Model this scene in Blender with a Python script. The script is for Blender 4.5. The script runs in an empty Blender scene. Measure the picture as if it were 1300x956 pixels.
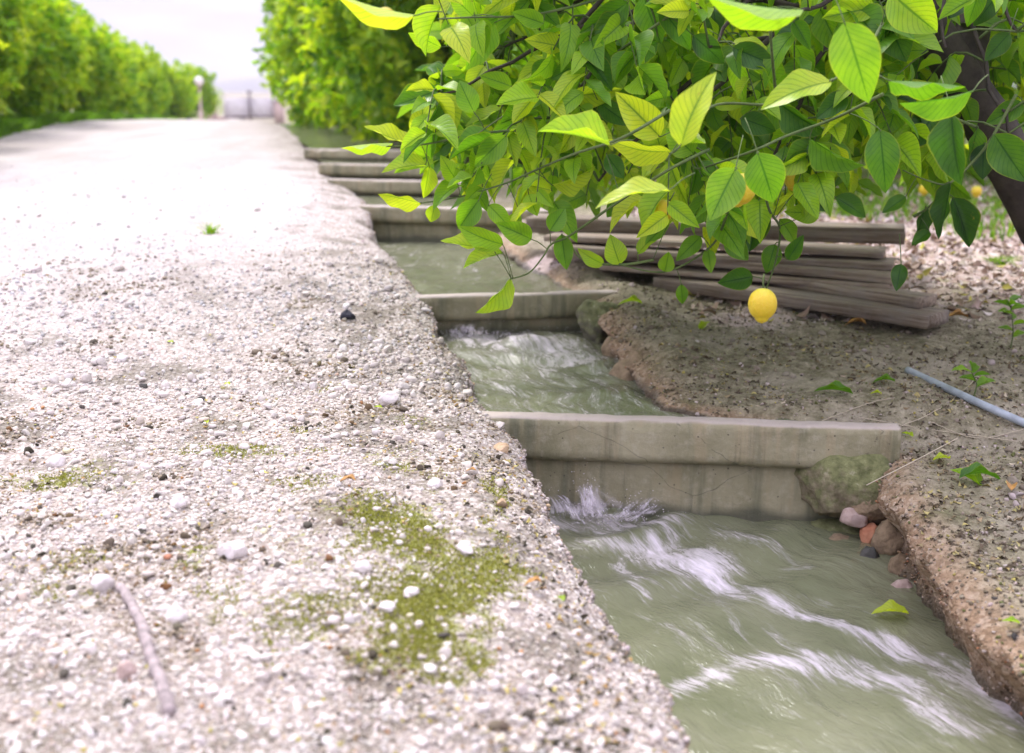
import bpy, math, random
import numpy as np
from mathutils import Vector, Matrix, Euler
R = math.radians
random.seed(7)
rng = np.random.default_rng(7)
sc = bpy.context.scene
col = sc.collection

# ------------------------------------------------------------------ camera model
F = 1500.0; CX = 650.0; CY = 478.0; HZ = 115.0; CH = 0.80
PITCH = math.atan((CY - HZ) / F)
cp, sp = math.cos(PITCH), math.sin(PITCH)

def ray(u, v):
    x = (u - CX) / F; y = -(v - CY) / F
    return np.array([x, cp + sp * y, cp * y - sp])

def at(u, v, d):                       # point seen at (u,v), d metres ahead
    r = ray(u, v); r = r * (d / r[1])
    return np.array([r[0], r[1], CH + r[2]])

def G(u, v, z):                        # point seen at (u,v) at height z
    r = ray(u, v); t = (z - CH) / r[2]
    return np.array([r[0] * t, r[1] * t, z])

def proj(P):                           # (n,3) -> u,v
    P = np.atleast_2d(P); x = P[:, 0]; y = P[:, 1]; z = P[:, 2] - CH
    dep = y * cp - z * sp; up = y * sp + z * cp
    return CX + F * x / dep, CY - F * up / dep

# ------------------------------------------------------------------ noise
def _h(ix, iy, iz):
    n = (ix * 374761393 + iy * 668265263 + iz * 2147483647 + 1013904223) & 0xffffffff
    n = ((n ^ (n >> 13)) * 1274126177) & 0xffffffff
    n = ((n ^ (n >> 16)) * 2246822519) & 0xffffffff
    return ((n ^ (n >> 15)) & 0xffff) / 32767.5 - 1.0

def vn(x, y, z=0.0):
    x = np.asarray(x, float); y = np.asarray(y, float) + 0 * x; z = np.asarray(z, float) + 0 * x
    fx, fy, fz = np.floor(x), np.floor(y), np.floor(z)
    ix, iy, iz = fx.astype(np.int64), fy.astype(np.int64), fz.astype(np.int64)
    tx, ty, tz = x - fx, y - fy, z - fz
    tx, ty, tz = [t * t * (3 - 2 * t) for t in (tx, ty, tz)]
    r = 0
    for a in (0, 1):
        for b in (0, 1):
            for c in (0, 1):
                w = (tx if a else 1 - tx) * (ty if b else 1 - ty) * (tz if c else 1 - tz)
                r = r + w * _h(ix + a, iy + b, iz + c)
    return r

def fbm(x, y, z=0.0, o=4):
    r = 0; a = 1; s = 0
    for k in range(o):
        r = r + a * vn(np.asarray(x) * 2 ** k + 17.3 * k, np.asarray(y) * 2 ** k + 5.1 * k, np.asarray(z) * 2 ** k + 3.7 * k)
        s += a; a *= .5
    return r / s

def unit(v): return v / (np.linalg.norm(v, axis=-1, keepdims=True) + 1e-9)

def sst(a, b, x):
    t = np.clip((x - a) / (b - a), 0, 1); return t * t * (3 - 2 * t)

# ------------------------------------------------------------------ object helpers
def tag(o, label=None, cat=None, group=None, kind=None):
    if label: o['label'] = label
    if cat: o['category'] = cat
    if group: o['group'] = group
    if kind: o['kind'] = kind
    return o

def link(o, parent=None):
    col.objects.link(o)
    if parent is not None: o.parent = parent
    return o

def mkmesh(name, V, Fc, mat, attrs=None, smooth=True):
    V = np.asarray(V, np.float32); me = bpy.data.meshes.new(name)
    if isinstance(Fc, np.ndarray):
        k = Fc.shape[1]; n = len(Fc); flat = Fc.reshape(-1).astype(np.int32)
        starts = np.arange(0, n * k, k, dtype=np.int32)
    else:
        flat = np.array([i for f in Fc for i in f], np.int32)
        ln = np.array([len(f) for f in Fc]); n = len(Fc)
        starts = np.concatenate([[0], np.cumsum(ln)[:-1]]).astype(np.int32)
    me.vertices.add(len(V)); me.vertices.foreach_set('co', V.reshape(-1))
    me.loops.add(len(flat)); me.loops.foreach_set('vertex_index', flat)
    me.polygons.add(n); me.polygons.foreach_set('loop_start', starts)
    me.update(calc_edges=True)
    if smooth: me.polygons.foreach_set('use_smooth', np.ones(n, bool))
    for k, (typ, dat) in (attrs or {}).items():
        a = me.attributes.new(k, typ, 'POINT')
        dat = np.asarray(dat, np.float32).reshape(-1)
        a.data.foreach_set({'FLOAT': 'value', 'FLOAT_VECTOR': 'vector', 'FLOAT_COLOR': 'color'}[typ], dat)
    if mat: me.materials.append(mat)
    return me

def mo(name, V, Fc, mat, parent=None, attrs=None, smooth=True):
    return link(bpy.data.objects.new(name, mkmesh(name, V, Fc, mat, attrs, smooth)), parent)

def empty(name, loc, rz=0):
    o = bpy.data.objects.new(name, None); o.location = loc; o.rotation_euler = (0, 0, rz); o.empty_display_size = .05
    return link(o)

def grid(nr, nc):
    i = np.arange(nr - 1)[:, None] * nc + np.arange(nc - 1)[None, :]
    i = i.reshape(-1)
    return np.stack([i, i + 1, i + nc + 1, i + nc], 1)

class MB:
    def __init__(s): s.v = []; s.f = []; s.n = 0
    def add(s, V, Fc):
        V = np.asarray(V, float); s.v.append(V); s.f += [tuple(int(i) + s.n for i in f) for f in Fc]; s.n += len(V)
    def box(s, c, size, M=None):
        x, y, z = [a / 2 for a in size]
        V = np.array([[a, b, d] for a in (-x, x) for b in (-y, y) for d in (-z, z)])
        if M is not None: V = V @ np.array(M).T
        s.add(V + np.array(c), [(0, 1, 3, 2), (4, 6, 7, 5), (0, 4, 5, 1), (2, 3, 7, 6), (0, 2, 6, 4), (1, 5, 7, 3)])
    def tube(s, P, r, seg=6, jit=0):
        P = np.asarray(P, float); n = len(P); r = np.broadcast_to(np.asarray(r, float), (n,))
        Tn = np.gradient(P, axis=0); Tn /= np.linalg.norm(Tn, axis=1)[:, None] + 1e-9
        up = np.array([0, 0, 1.0]) if abs(Tn[0][2]) < .9 else np.array([1.0, 0, 0])
        V = []; a = np.arange(seg) * 2 * math.pi / seg
        for k in range(n):
            x = np.cross(up, Tn[k]); x /= np.linalg.norm(x) + 1e-9; y = np.cross(Tn[k], x); up = y
            rr = r[k] * (1 + (rng.uniform(-jit, jit, seg) if jit else 0))
            V.append(P[k] + (np.cos(a) * rr)[:, None] * x + (np.sin(a) * rr)[:, None] * y)
        V = np.concatenate(V)
        Fc = [(k * seg + j, k * seg + (j + 1) % seg, (k + 1) * seg + (j + 1) % seg, (k + 1) * seg + j) for k in range(n - 1) for j in range(seg)]
        Fc += [tuple(range(seg))[::-1], tuple((n - 1) * seg + j for j in range(seg))]
        s.add(V, Fc)
    def build(s, name, mat, parent=None, smooth=True, attrs=None):
        return mo(name, np.concatenate(s.v), s.f, mat, parent, attrs, smooth)

def smooth_line(P, n):
    P = np.asarray(P, float); k = len(P)
    t = np.linspace(0, k - 1, n); out = []
    for q in t:
        i = min(int(q), k - 2); f = q - i
        p0 = P[max(i - 1, 0)]; p1 = P[i]; p2 = P[i + 1]; p3 = P[min(i + 2, k - 1)]
        out.append(.5 * ((2 * p1) + (-p0 + p2) * f + (2 * p0 - 5 * p1 + 4 * p2 - p3) * f * f + (-p0 + 3 * p1 - 3 * p2 + p3) * f ** 3))
    return np.array(out)

_ico = {}
def ico(sub):
    if sub not in _ico:
        import bmesh
        bm = bmesh.new(); bmesh.ops.create_icosphere(bm, subdivisions=sub, radius=1)
        bm.verts.ensure_lookup_table()
        _ico[sub] = (np.array([v.co[:] for v in bm.verts]), np.array([[v.index for v in f.verts] for f in bm.faces])); bm.free()
    return _ico[sub]

# ------------------------------------------------------------------ materials
def newmat(name):
    m = bpy.data.materials.new(name); m.use_nodes = True
    nt = m.node_tree; nt.nodes.clear()
    o = nt.nodes.new('ShaderNodeOutputMaterial')
    return m, nt, o

class N:
    def __init__(s, nt): s.nt = nt
    def n(s, t, **k):
        x = s.nt.nodes.new(t)
        for a, b in k.items(): setattr(x, a, b)
        return x
    def l(s, a, b): s.nt.links.new(a, b)
    def val(s, x, sock):
        if hasattr(x, 'links') or hasattr(x, 'is_linked'): s.l(x, sock)
        else:
            sock.default_value = x
    def math(s, op, a, b=None, c=None, clamp=False):
        x = s.n('ShaderNodeMath', operation=op, use_clamp=clamp); s.val(a, x.inputs[0])
        if b is not None: s.val(b, x.inputs[1])
        if c is not None: s.val(c, x.inputs[2])
        return x.outputs[0]
    def mr(s, v, a, b, c=0., d=1.):
        x = s.n('ShaderNodeMapRange', interpolation_type='SMOOTHSTEP'); s.val(v, x.inputs[0])
        for i, q in enumerate((a, b, c, d)): x.inputs[i + 1].default_value = q
        return x.outputs[0]
    def mix(s, f, a, b, mode='MIX'):
        x = s.n('ShaderNodeMix', data_type='RGBA', blend_type=mode)
        s.val(f, x.inputs[0]); s.val(a if not isinstance(a, tuple) else (*a, 1), x.inputs[6]); s.val(b if not isinstance(b, tuple) else (*b, 1), x.inputs[7])
        return x.outputs[2]
    def noise(s, scale, det=4, rough=.55, vec=None, dist=0):
        x = s.n('ShaderNodeTexNoise'); x.inputs['Scale'].default_value = scale; x.inputs['Detail'].default_value = det
        x.inputs['Roughness'].default_value = rough; x.inputs['Distortion'].default_value = dist
        if vec is not None: s.l(vec, x.inputs['Vector'])
        return x
    def vor(s, scale, vec=None, feat='F1', rnd=1):
        x = s.n('ShaderNodeTexVoronoi', feature=feat); x.inputs['Scale'].default_value = scale; x.inputs['Randomness'].default_value = rnd
        if vec is not None: s.l(vec, x.inputs['Vector'])
        return x
    def ramp(s, f, stops):
        x = s.n('ShaderNodeValToRGB'); e = x.color_ramp.elements
        while len(e) < len(stops): e.new(.5)
        for q, (p, c) in zip(e, stops): q.position = p; q.color = (*c, 1)
        s.val(f, x.inputs[0]); return x.outputs[0]
    def pos(s): return s.n('ShaderNodeNewGeometry').outputs['Position']
    def obj(s): return s.n('ShaderNodeTexCoord').outputs['Object']
    def attr(s, name): return s.n('ShaderNodeAttribute', attribute_name=name)
    def bump(s, h, dist, strength=1, prev=None):
        x = s.n('ShaderNodeBump'); x.inputs['Strength'].default_value = strength; x.inputs['Distance'].default_value = dist
        s.l(h, x.inputs['Height'])
        if prev is not None: s.l(prev, x.inputs['Normal'])
        return x.outputs[0]
    def bsdf(s, c, rough=.8, normal=None, **k):
        x = s.n('ShaderNodeBsdfPrincipled'); s.val((*c, 1) if isinstance(c, tuple) else c, x.inputs['Base Color']); s.val(rough, x.inputs['Roughness'])
        if normal is not None: s.l(normal, x.inputs['Normal'])
        for a, b in k.items(): s.val(b, x.inputs[a.replace('_', ' ')])
        return x.outputs[0]

M = {}
def m_gravel_ground():
    m, nt, o = newmat('gravel_bed'); n = N(nt); P = n.pos()
    v1 = n.vor(95, P); v2 = n.vor(210, P); v3 = n.vor(42, P)
    bw = n.n('ShaderNodeRGBToBW'); n.l(v1.outputs['Color'], bw.inputs[0])
    c = n.ramp(bw.outputs[0], [(0, (.24, .20, .16)), (.3, (.42, .37, .32)), (.55, (.54, .485, .435)), (.8, (.64, .60, .55)), (1, (.48, .37, .25))])
    # dust road far away: a finer, paler, compacted crust
    road = n.attr('road').outputs['Fac']
    big = n.noise(1.1, 5, .6, P).outputs[0]
    dust = n.ramp(big, [(.3, (.40, .36, .335)), (.5, (.49, .45, .425)), (.7, (.57, .53, .51))])
    mps = n.n('ShaderNodeMapping'); mps.inputs['Scale'].default_value = (2.6, .42, 1); mps.inputs['Rotation'].default_value = (0, 0, -.24); n.l(P, mps.inputs[0])
    rut = n.noise(1.0, 5, .62, mps.outputs[0], .4).outputs[0]
    dust = n.mix(n.math('MULTIPLY', n.mr(rut, .44, .62), .55), dust, (.36, .315, .285))
    c = n.mix(n.math('MULTIPLY', road, .8), c, dust)
    gaps = n.mr(v1.outputs['Distance'], .35, .62); 
    c = n.mix(n.math('MULTIPLY', gaps, n.math('SUBTRACT', .62, n.math('MULTIPLY', road, .5))), c, (.20, .16, .13))
    d = n.noise(5.0, 5, .65, P).outputs[0]
    dark = n.math('MULTIPLY', n.mr(d, .50, .62), n.attr('dirty').outputs['Fac'])
    c = n.mix(n.math('MULTIPLY', dark, .7), c, (.11, .095, .06))
    moss = n.attr('moss').outputs['Fac']
    mn = n.noise(38, 4, .7, P).outputs[0]
    mm = n.mr(n.math('ADD', moss, n.math('MULTIPLY', n.math('SUBTRACT', mn, .5), 2.6)), .45, 1.0)
    mossc = n.ramp(n.noise(60, 3, .6, P).outputs[0], [(.3, (.10, .11, .02)), (.7, (.27, .30, .04))])
    c = n.mix(n.math('MULTIPLY', mm, .85), c, mossc)
    grass = n.attr('grass').outputs['Fac']
    gc = n.ramp(n.noise(9, 4, .6, P).outputs[0], [(.35, (.10, .14, .03)), (.65, (.26, .25, .13))])
    c = n.mix(n.mr(n.math('ADD', grass, n.math('MULTIPLY', n.math('SUBTRACT', big, .5), .8)), .35, .65), c, gc)
    h = n.math('ADD', n.math('MULTIPLY', v1.outputs['Distance'], -1.0), n.math('MULTIPLY', v2.outputs['Distance'], -.4))
    h = n.math('ADD', h, n.math('MULTIPLY', v3.outputs['Distance'], -.6))
    n.l(n.bsdf(c, .92, n.bump(h, .006, .9), Specular_IOR_Level=.25), o.inputs[0])
    return m
def m_soil():
    m, nt, o = newmat('soil'); n = N(nt); P = n.pos()
    a = n.noise(3.2, 6, .65, P).outputs[0]; b = n.noise(30, 5, .7, P).outputs[0]
    c = n.ramp(b, [(.3, (.095, .085, .045)), (.5, (.225, .20, .125)), (.7, (.38, .34, .235))])
    c = n.mix(n.math('MULTIPLY', n.mr(a, .48, .62), .6), c, (.37, .325, .25))
    litter = n.attr('litter').outputs['Fac']
    v = n.vor(26, P); bw = n.n('ShaderNodeRGBToBW'); n.l(v.outputs['Color'], bw.inputs[0])
    lc = n.ramp(bw.outputs[0], [(0, (.20, .13, .09)), (.35, (.44, .33, .27)), (.7, (.62, .52, .47)), (1, (.34, .30, .14))])
    c = n.mix(litter, c, lc)
    face = n.attr('face').outputs['Fac']
    v4 = n.vor(90, P); bw4 = n.n('ShaderNodeRGBToBW'); n.l(v4.outputs['Color'], bw4.inputs[0])
    fc = n.ramp(n.math('ADD', n.math('MULTIPLY', bw4.outputs[0], .55), n.math('MULTIPLY', b, .5)), [(.2, (.15, .095, .055)), (.5, (.32, .215, .13)), (.8, (.48, .37, .27))])
    c = n.mix(face, c, fc)
    pink = n.attr('pink').outputs['Fac']
    c = n.mix(n.mr(n.math('ADD', pink, n.math('MULTIPLY', n.math('SUBTRACT', b, .5), .9)), .35, .6), c, (.50, .40, .37))
    moss = n.attr('moss').outputs['Fac']
    mm = n.mr(n.math('ADD', moss, n.math('MULTIPLY', n.math('SUBTRACT', a, .5), 1.5)), .4, .7)
    c = n.mix(n.math('MULTIPLY', mm, .75), c, n.ramp(b, [(.35, (.055, .065, .02)), (.65, (.15, .155, .05))]))
    grass = n.attr('grass').outputs['Fac']
    c = n.mix(n.mr(n.math('ADD', grass, n.math('MULTIPLY', n.math('SUBTRACT', a, .5), .8)), .35, .65), c, (.16, .19, .06))
    wet = n.attr('wet').outputs['Fac']
    c = n.mix(wet, c, (.05, .045, .03))
    h = n.math('ADD', n.noise(70, 5, .75, P).outputs[0], n.math('MULTIPLY', n.vor(120, P).outputs['Distance'], -.7))
    rr = n.math('SUBTRACT', .92, n.math('MULTIPLY', wet, .55))
    n.l(n.bsdf(c, rr, n.bump(h, .008, .9), Specular_IOR_Level=.3), o.inputs[0])
    return m
def m_concrete(name='aged_concrete', light=1.0, pink=0.0):
    m, nt, o = newmat(name); n = N(nt); P = n.pos()
    a = n.noise(4, 6, .65, P).outputs[0]; b = n.noise(45, 5, .7, P).outputs[0]
    q = lambda *c: tuple(k * light for k in c)
    c = n.ramp(a, [(.3, q(.155, .145, .075)), (.5, q(.25, .23, .135)), (.7, q(.34, .31, .195))])
    c = n.mix(n.math('MULTIPLY', n.mr(b, .45, .75), .5), c, q(.42, .385, .28))
    # run-down stains
    mp = n.n('ShaderNodeMapping'); mp.inputs['Scale'].default_value = (14, 14, 1.2); n.l(P, mp.inputs[0])
    s = n.noise(1.6, 4, .6, mp.outputs[0]).outputs[0]
    c = n.mix(n.math('MULTIPLY', n.mr(s, .48, .66), .38), c, (.36, .28, .16))
    mp2 = n.n('ShaderNodeMapping'); mp2.inputs['Scale'].default_value = (9, 9, .8); mp2.inputs['Location'].default_value = (3, 1, 2); n.l(P, mp2.inputs[0])
    s2 = n.noise(2.2, 4, .6, mp2.outputs[0]).outputs[0]
    c = n.mix(n.math('MULTIPLY', n.mr(s2, .48, .68), .6), c, (.075, .085, .05))
    # pits and hairline cracks
    pit = n.math('LESS_THAN', n.vor(38, P).outputs['Distance'], .09)
    c = n.mix(n.math('MULTIPLY', pit, .7), c, (.07, .06, .045))
    cr = n.vor(1.9, n.n('ShaderNodeVectorMath').outputs[0] if False else P, 'DISTANCE_TO_EDGE')
    nv = n.noise(9, 2, .5, P); mx = n.n('ShaderNodeMix', data_type='VECTOR'); mx.inputs[0].default_value = .05
    n.l(P, mx.inputs[4]); n.l(nv.outputs['Color'], mx.inputs[5]); n.l(mx.outputs[1], cr.inputs['Vector'])
    crack = n.math('MULTIPLY', n.math('LESS_THAN', cr.outputs[0], .0012), n.math('GREATER_THAN', a, .50))
    c = n.mix(n.math('MULTIPLY', crack, .4), c, (.05, .045, .035))
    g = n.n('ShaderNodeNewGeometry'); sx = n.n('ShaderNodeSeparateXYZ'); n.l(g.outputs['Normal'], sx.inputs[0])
    c = n.mix(n.math('MULTIPLY', n.mr(sx.outputs[2], .5, .9), .7), c, (.46, .39, .36))      # paler pinkish colour on faces that point up
    alg = n.attr('wet').outputs['Fac']
    c = n.mix(n.math('MULTIPLY', alg, .8), c, (.055, .06, .038))
    h = n.math('ADD', n.noise(60, 6, .75, P).outputs[0], n.math('MULTIPLY', crack, -1.2)); h = n.math('ADD', h, n.math('MULTIPLY', pit, -1))
    n.l(n.bsdf(c, .85, n.bump(h, .004, .9)), o.inputs[0])
    return m
def m_stone(name, c0, c1, wet=0., moss=0.):
    m, nt, o = newmat(name); n = N(nt); P = n.obj()
    b = n.noise(28, 5, .7, P).outputs[0]
    c = n.ramp(b, [(.3, c0), (.7, c1)])
    if moss:
        g = n.n('ShaderNodeNewGeometry'); sx = n.n('ShaderNodeSeparateXYZ'); n.l(g.outputs['Normal'], sx.inputs[0])
        f = n.mr(n.math('ADD', sx.outputs[2], n.math('MULTIPLY', n.math('SUBTRACT', n.noise(40, 4, .7, P).outputs[0], .5), 2.2)), -.45, .45)
        c = n.mix(n.math('MULTIPLY', f, moss), c, n.ramp(b, [(.35, (.075, .085, .025)), (.6, (.19, .20, .08)), (.72, (.42, .40, .28))]))
    h = n.math('ADD', n.noise(50, 6, .75, P).outputs[0], n.math('MULTIPLY', n.vor(75, P).outputs['Distance'], -.5))
    n.l(n.bsdf(c, .9 - .6 * wet, n.bump(h, .006, .9)), o.inputs[0])
    return m
def m_attrcol(name='loose_gravel', rough=.9):
    m, nt, o = newmat(name); n = N(nt); P = n.pos()
    c = n.attr('col').outputs['Color']
    b = n.noise(160, 3, .6, P).outputs[0]
    c = n.mix(1.0, c, n.ramp(b, [(.3, (.78, .78, .78)), (.7, (1, 1, 1))]), 'MULTIPLY')
    n.l(n.bsdf(c, rough, n.bump(b, .0015, .7), Specular_IOR_Level=.3), o.inputs[0])
    return m
def m_leaf(name='lemon_leaf', blemish=True):
    m, nt, o = newmat(name); n = N(nt); P = n.pos()
    lv = n.n('ShaderNodeSeparateXYZ'); n.l(n.attr('lv').outputs['Vector'], lv.inputs[0])
    tint = n.attr('tint').outputs['Fac']
    a = n.math('ABSOLUTE', lv.outputs[0]); v = lv.outputs[1]
    bw = n.noise(22, 3, .6, P).outputs[0]
    t2 = n.math('ADD', tint, n.math('MULTIPLY', n.math('SUBTRACT', bw, .5), .35))
    c = n.ramp(t2, [(0, (.018, .058, .010)), (.3, (.062, .175, .016)), (.55, (.150, .330, .018)), (.8, (.300, .500, .024)), (1, (.50, .60, .035))])
    mid = n.math('SUBTRACT', 1.0, n.mr(a, .025, .085))
    ph = n.math('MULTIPLY', n.math('SUBTRACT', n.math('MULTIPLY', v, 10.5), n.math('MULTIPLY', a, 3.0)), 6.2832)
    ph = n.math('ADD', ph, n.math('MULTIPLY', bw, 2.5))
    sv = n.mr(n.math('SINE', ph), .55, .98)
    net = n.vor(420, P, 'DISTANCE_TO_EDGE').outputs[0]
    netm = n.math('SUBTRACT', 1.0, n.mr(net, .0, .12))
    vein = n.math('MAXIMUM', n.math('MULTIPLY', mid, .85), n.math('MULTIPLY', sv, .42))
    vein = n.math('MAXIMUM', vein, n.math('MULTIPLY', netm, .12))
    dk = n.mix(1.0, c, (.30, .50, .55), 'MULTIPLY')
    c2 = n.mix(vein, c, dk)
    edge = n.mr(a, .90, 1.0)
    c2 = n.mix(n.math('MULTIPLY', edge, .35), c2, (.45, .47, .05))
    if blemish:
        sp_ = n.mr(n.noise(14, 5, .7, P).outputs[0], .66, .72)
        c2 = n.mix(n.math('MULTIPLY', sp_, .55), c2, (.34, .25, .05))
    h = n.math('ADD', n.math('MULTIPLY', sv, -.5), n.math('MULTIPLY', mid, -1.0))
    nb = n.bump(h, .0012, .8)
    gl = n.bsdf(c2, .38, nb, Specular_IOR_Level=.45)
    tc = n.mix(1.0, c2, (1.45, 1.42, .45), 'MULTIPLY')
    tr = n.n('ShaderNodeBsdfTranslucent'); n.l(tc, tr.inputs[0])
    mx = n.n('ShaderNodeMixShader'); mx.inputs[0].default_value = .52; n.l(gl, mx.inputs[1]); n.l(tr.outputs[0], mx.inputs[2])
    n.l(mx.outputs[0], o.inputs[0])
    return m
def m_bark(name, c0, c1, sc_=40):
    m, nt, o = newmat(name); n = N(nt); P = n.obj()
    b = n.noise(sc_, 5, .7, P).outputs[0]
    c = n.ramp(b, [(.3, c0), (.7, c1)])
    n.l(n.bsdf(c, .85, n.bump(b, .004, .9)), o.inputs[0])
    return m
def m_wood():
    m, nt, o = newmat('weathered_board'); n = N(nt); P = n.obj()
    mp = n.n('ShaderNodeMapping'); mp.inputs['Scale'].default_value = (2.0, 45, 45); n.l(P, mp.inputs[0])
    rnd = n.n('ShaderNodeObjectInfo').outputs['Random']
    g = n.noise(1.5, 5, .7, mp.outputs[0], .6).outputs[0]; b = n.noise(9, 5, .7, P).outputs[0]
    c = n.ramp(g, [(.3, (.085, .06, .038)), (.5, (.24, .185, .13)), (.72, (.46, .395, .31))])
    c = n.mix(n.math('MULTIPLY', n.mr(b, .45, .65), .5), c, (.27, .24, .21))
    hv = n.n('ShaderNodeHueSaturation'); hv.inputs['Value'].default_value = 1; n.l(n.math('ADD', .75, n.math('MULTIPLY', rnd, .5)), hv.inputs['Value']); n.l(c, hv.inputs['Color'])
    n.l(n.bsdf(hv.outputs[0], .85, n.bump(g, .004, .9)), o.inputs[0])
    return m
def m_water():
    m, nt, o = newmat('murky_water'); n = N(nt); P = n.pos()
    foam = n.attr('foam').outputs['Fac']
    flow = n.attr('flow').outputs['Vector']        # x across the flow, y along it, in metres
    mp = n.n('ShaderNodeMapping'); mp.inputs['Scale'].default_value = (30, 6.0, 1); n.l(flow, mp.inputs[0])
    st = n.noise(1.0, 6, .68, mp.outputs[0], .9).outputs[0]
    mp2 = n.n('ShaderNodeMapping'); mp2.inputs['Scale'].default_value = (160, 36, 1); n.l(flow, mp2.inputs[0])
    st2 = n.noise(1.0, 4, .6, mp2.outputs[0], .5).outputs[0]
    s = n.math('ADD', n.math('MULTIPLY', st, .75), n.math('MULTIPLY', st2, .25))
    f = n.mr(n.math('ADD', n.math('MULTIPLY', foam, .82), n.math('MULTIPLY', n.math('SUBTRACT', s, .5), 2.6)), .30, 1.30)
    a = n.noise(5, 4, .6, P).outputs[0]
    c = n.ramp(a, [(.3, (.125, .136, .076)), (.7, (.195, .200, .125))])
    bw = n.n('ShaderNodeRGBToBW'); 
    c = n.mix(n.math('MULTIPLY', f, .90), c, (.74, .67, .73))
    mp3 = n.n('ShaderNodeMapping'); mp3.inputs['Scale'].default_value = (26, 9, 1); n.l(flow, mp3.inputs[0])
    rip = n.noise(1.0, 5, .6, mp3.outputs[0], .4).outputs[0]
    nb = n.bump(n.math('ADD', rip, n.math('MULTIPLY', st2, .15)), .02, .55)
    rough = n.math('ADD', .10, n.math('MULTIPLY', f, .6))
    n.l(n.bsdf(c, rough, nb, IOR=1.33, Specular_IOR_Level=.5), o.inputs[0])
    return m
def m_foam():
    m, nt, o = newmat('white_water'); n = N(nt)
    p = n.bsdf((.86, .80, .85), .5, None, Specular_IOR_Level=.4)
    t = n.n('ShaderNodeBsdfTransparent'); mx = n.n('ShaderNodeMixShader')
    fa = n.attr('alpha').outputs['Fac']
    n.l(fa, mx.inputs[0]); n.l(t.outputs[0], mx.inputs[1]); n.l(p, mx.inputs[2]); n.l(mx.outputs[0], o.inputs[0])
    return m
def m_plain(name, c, rough=.6, metal=0., nscale=20, var=.2, bump=.001):
    m, nt, o = newmat(name); n = N(nt); P = n.obj()
    b = n.noise(nscale, 4, .6, P).outputs[0]
    cc = n.ramp(b, [(.3, tuple(k * (1 - var) for k in c)), (.7, tuple(min(1, k * (1 + var)) for k in c))])
    n.l(n.bsdf(cc, rough, n.bump(b, bump, .6), Metallic=metal), o.inputs[0])
    return m
def m_lemon():
    m, nt, o = newmat('lemon_peel'); n = N(nt); P = n.obj()
    b = n.noise(14, 4, .6, P).outputs[0]
    sx = n.n('ShaderNodeSeparateXYZ'); n.l(P, sx.inputs[0])
    c = n.ramp(b, [(.3, (.62, .43, .010)), (.7, (.70, .54, .018))])
    f = n.mr(n.math('ADD', sx.outputs[2], n.math('MULTIPLY', n.math('SUBTRACT', b, .5), .03)), .012, .034)
    c = n.mix(n.math('MULTIPLY', f, .75), c, (.40, .46, .03))
    v = n.vor(520, P).outputs['Distance']
    n.l(n.bsdf(c, .36, n.bump(n.math('ADD', v, n.math('MULTIPLY', b, 2.5)), .0016, .8), Subsurface_Weight=.12), o.inputs[0])
    return m

M['ground'] = m_gravel_ground(); M['soil'] = m_soil(); M['conc'] = m_concrete(); M['stones'] = m_attrcol()
def m_moss():
    m, nt, o = newmat('moss'); n = N(nt)
    c = n.ramp(n.attr('tint').outputs['Fac'], [(.1, (.15, .15, .025)), (.5, (.30, .315, .05)), (1, (.47, .46, .12))])
    n.l(n.bsdf(c, .95, None, Specular_IOR_Level=.1), o.inputs[0]); return m
M['moss'] = m_moss()
M['leaf'] = m_leaf(); M['leaf_far'] = m_leaf('orchard_leaf', False)
M['twig'] = m_bark('green_twig', (.05, .09, .02), (.12, .16, .045)); M['bark'] = m_bark('dark_bark', (.022, .016, .012), (.065, .05, .038), 26)
M['wood'] = m_wood(); M['water'] = m_water(); M['foam'] = m_foam(); M['lemon'] = m_lemon()
M['rock_brown'] = m_stone('brown_rock', (.15, .105, .06), (.36, .265, .165)); M['rock_pink'] = m_stone('pink_rock', (.36, .25, .21), (.55, .43, .38))
M['rock_brick'] = m_stone('brick_rock', (.40, .14, .07), (.55, .27, .16)); M['rock_dark'] = m_stone('wet_rock', (.03, .03, .026), (.10, .095, .08), .7)
M['rock_moss'] = m_stone('mossy_rock', (.13, .105, .06), (.33, .28, .18), 0, .95); M['rock_white'] = m_stone('limestone', (.50, .44, .40), (.70, .65, .62))
M['rock_black'] = m_stone('black_stone', (.012, .013, .018), (.04, .04, .055)); M['rock_tan'] = m_stone('tan_pebble', (.42, .28, .15), (.58, .42, .27))
M['rock_gray'] = m_stone('grey_rock', (.06, .055, .04), (.18, .16, .115), .1, .85)
M['stick'] = m_plain('grey_stick', (.27, .225, .215), .85, 0, 60, .45, .004)
M['pipe'] = m_plain('grey_plastic', (.30, .34, .37), .55, 0, 30, .25)
M['white'] = m_plain('white_paint', (.74, .70, .72), .5, 0, 5, .06); M['darkmetal'] = m_plain('dark_metal', (.24, .20, .22), .5, .3, 8, .2)
M['pinkwall'] = m_plain('pink_render', (.50, .38, .34), .85, 0, 6, .12); M['globe'] = m_plain('opal_globe', (.82, .74, .72), .3, 0, 5, .03)
M['greypanel'] = m_plain('grey_panel', (.20, .20, .21), .7, 0, 4, .15); M['hill'] = m_plain('hill_scrub', (.16, .16, .14), .95, 0, .01, .35, .5)
M['wire'] = m_plain('dry_stem', (.42, .36, .26), .7, 0, 30, .2)

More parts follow.
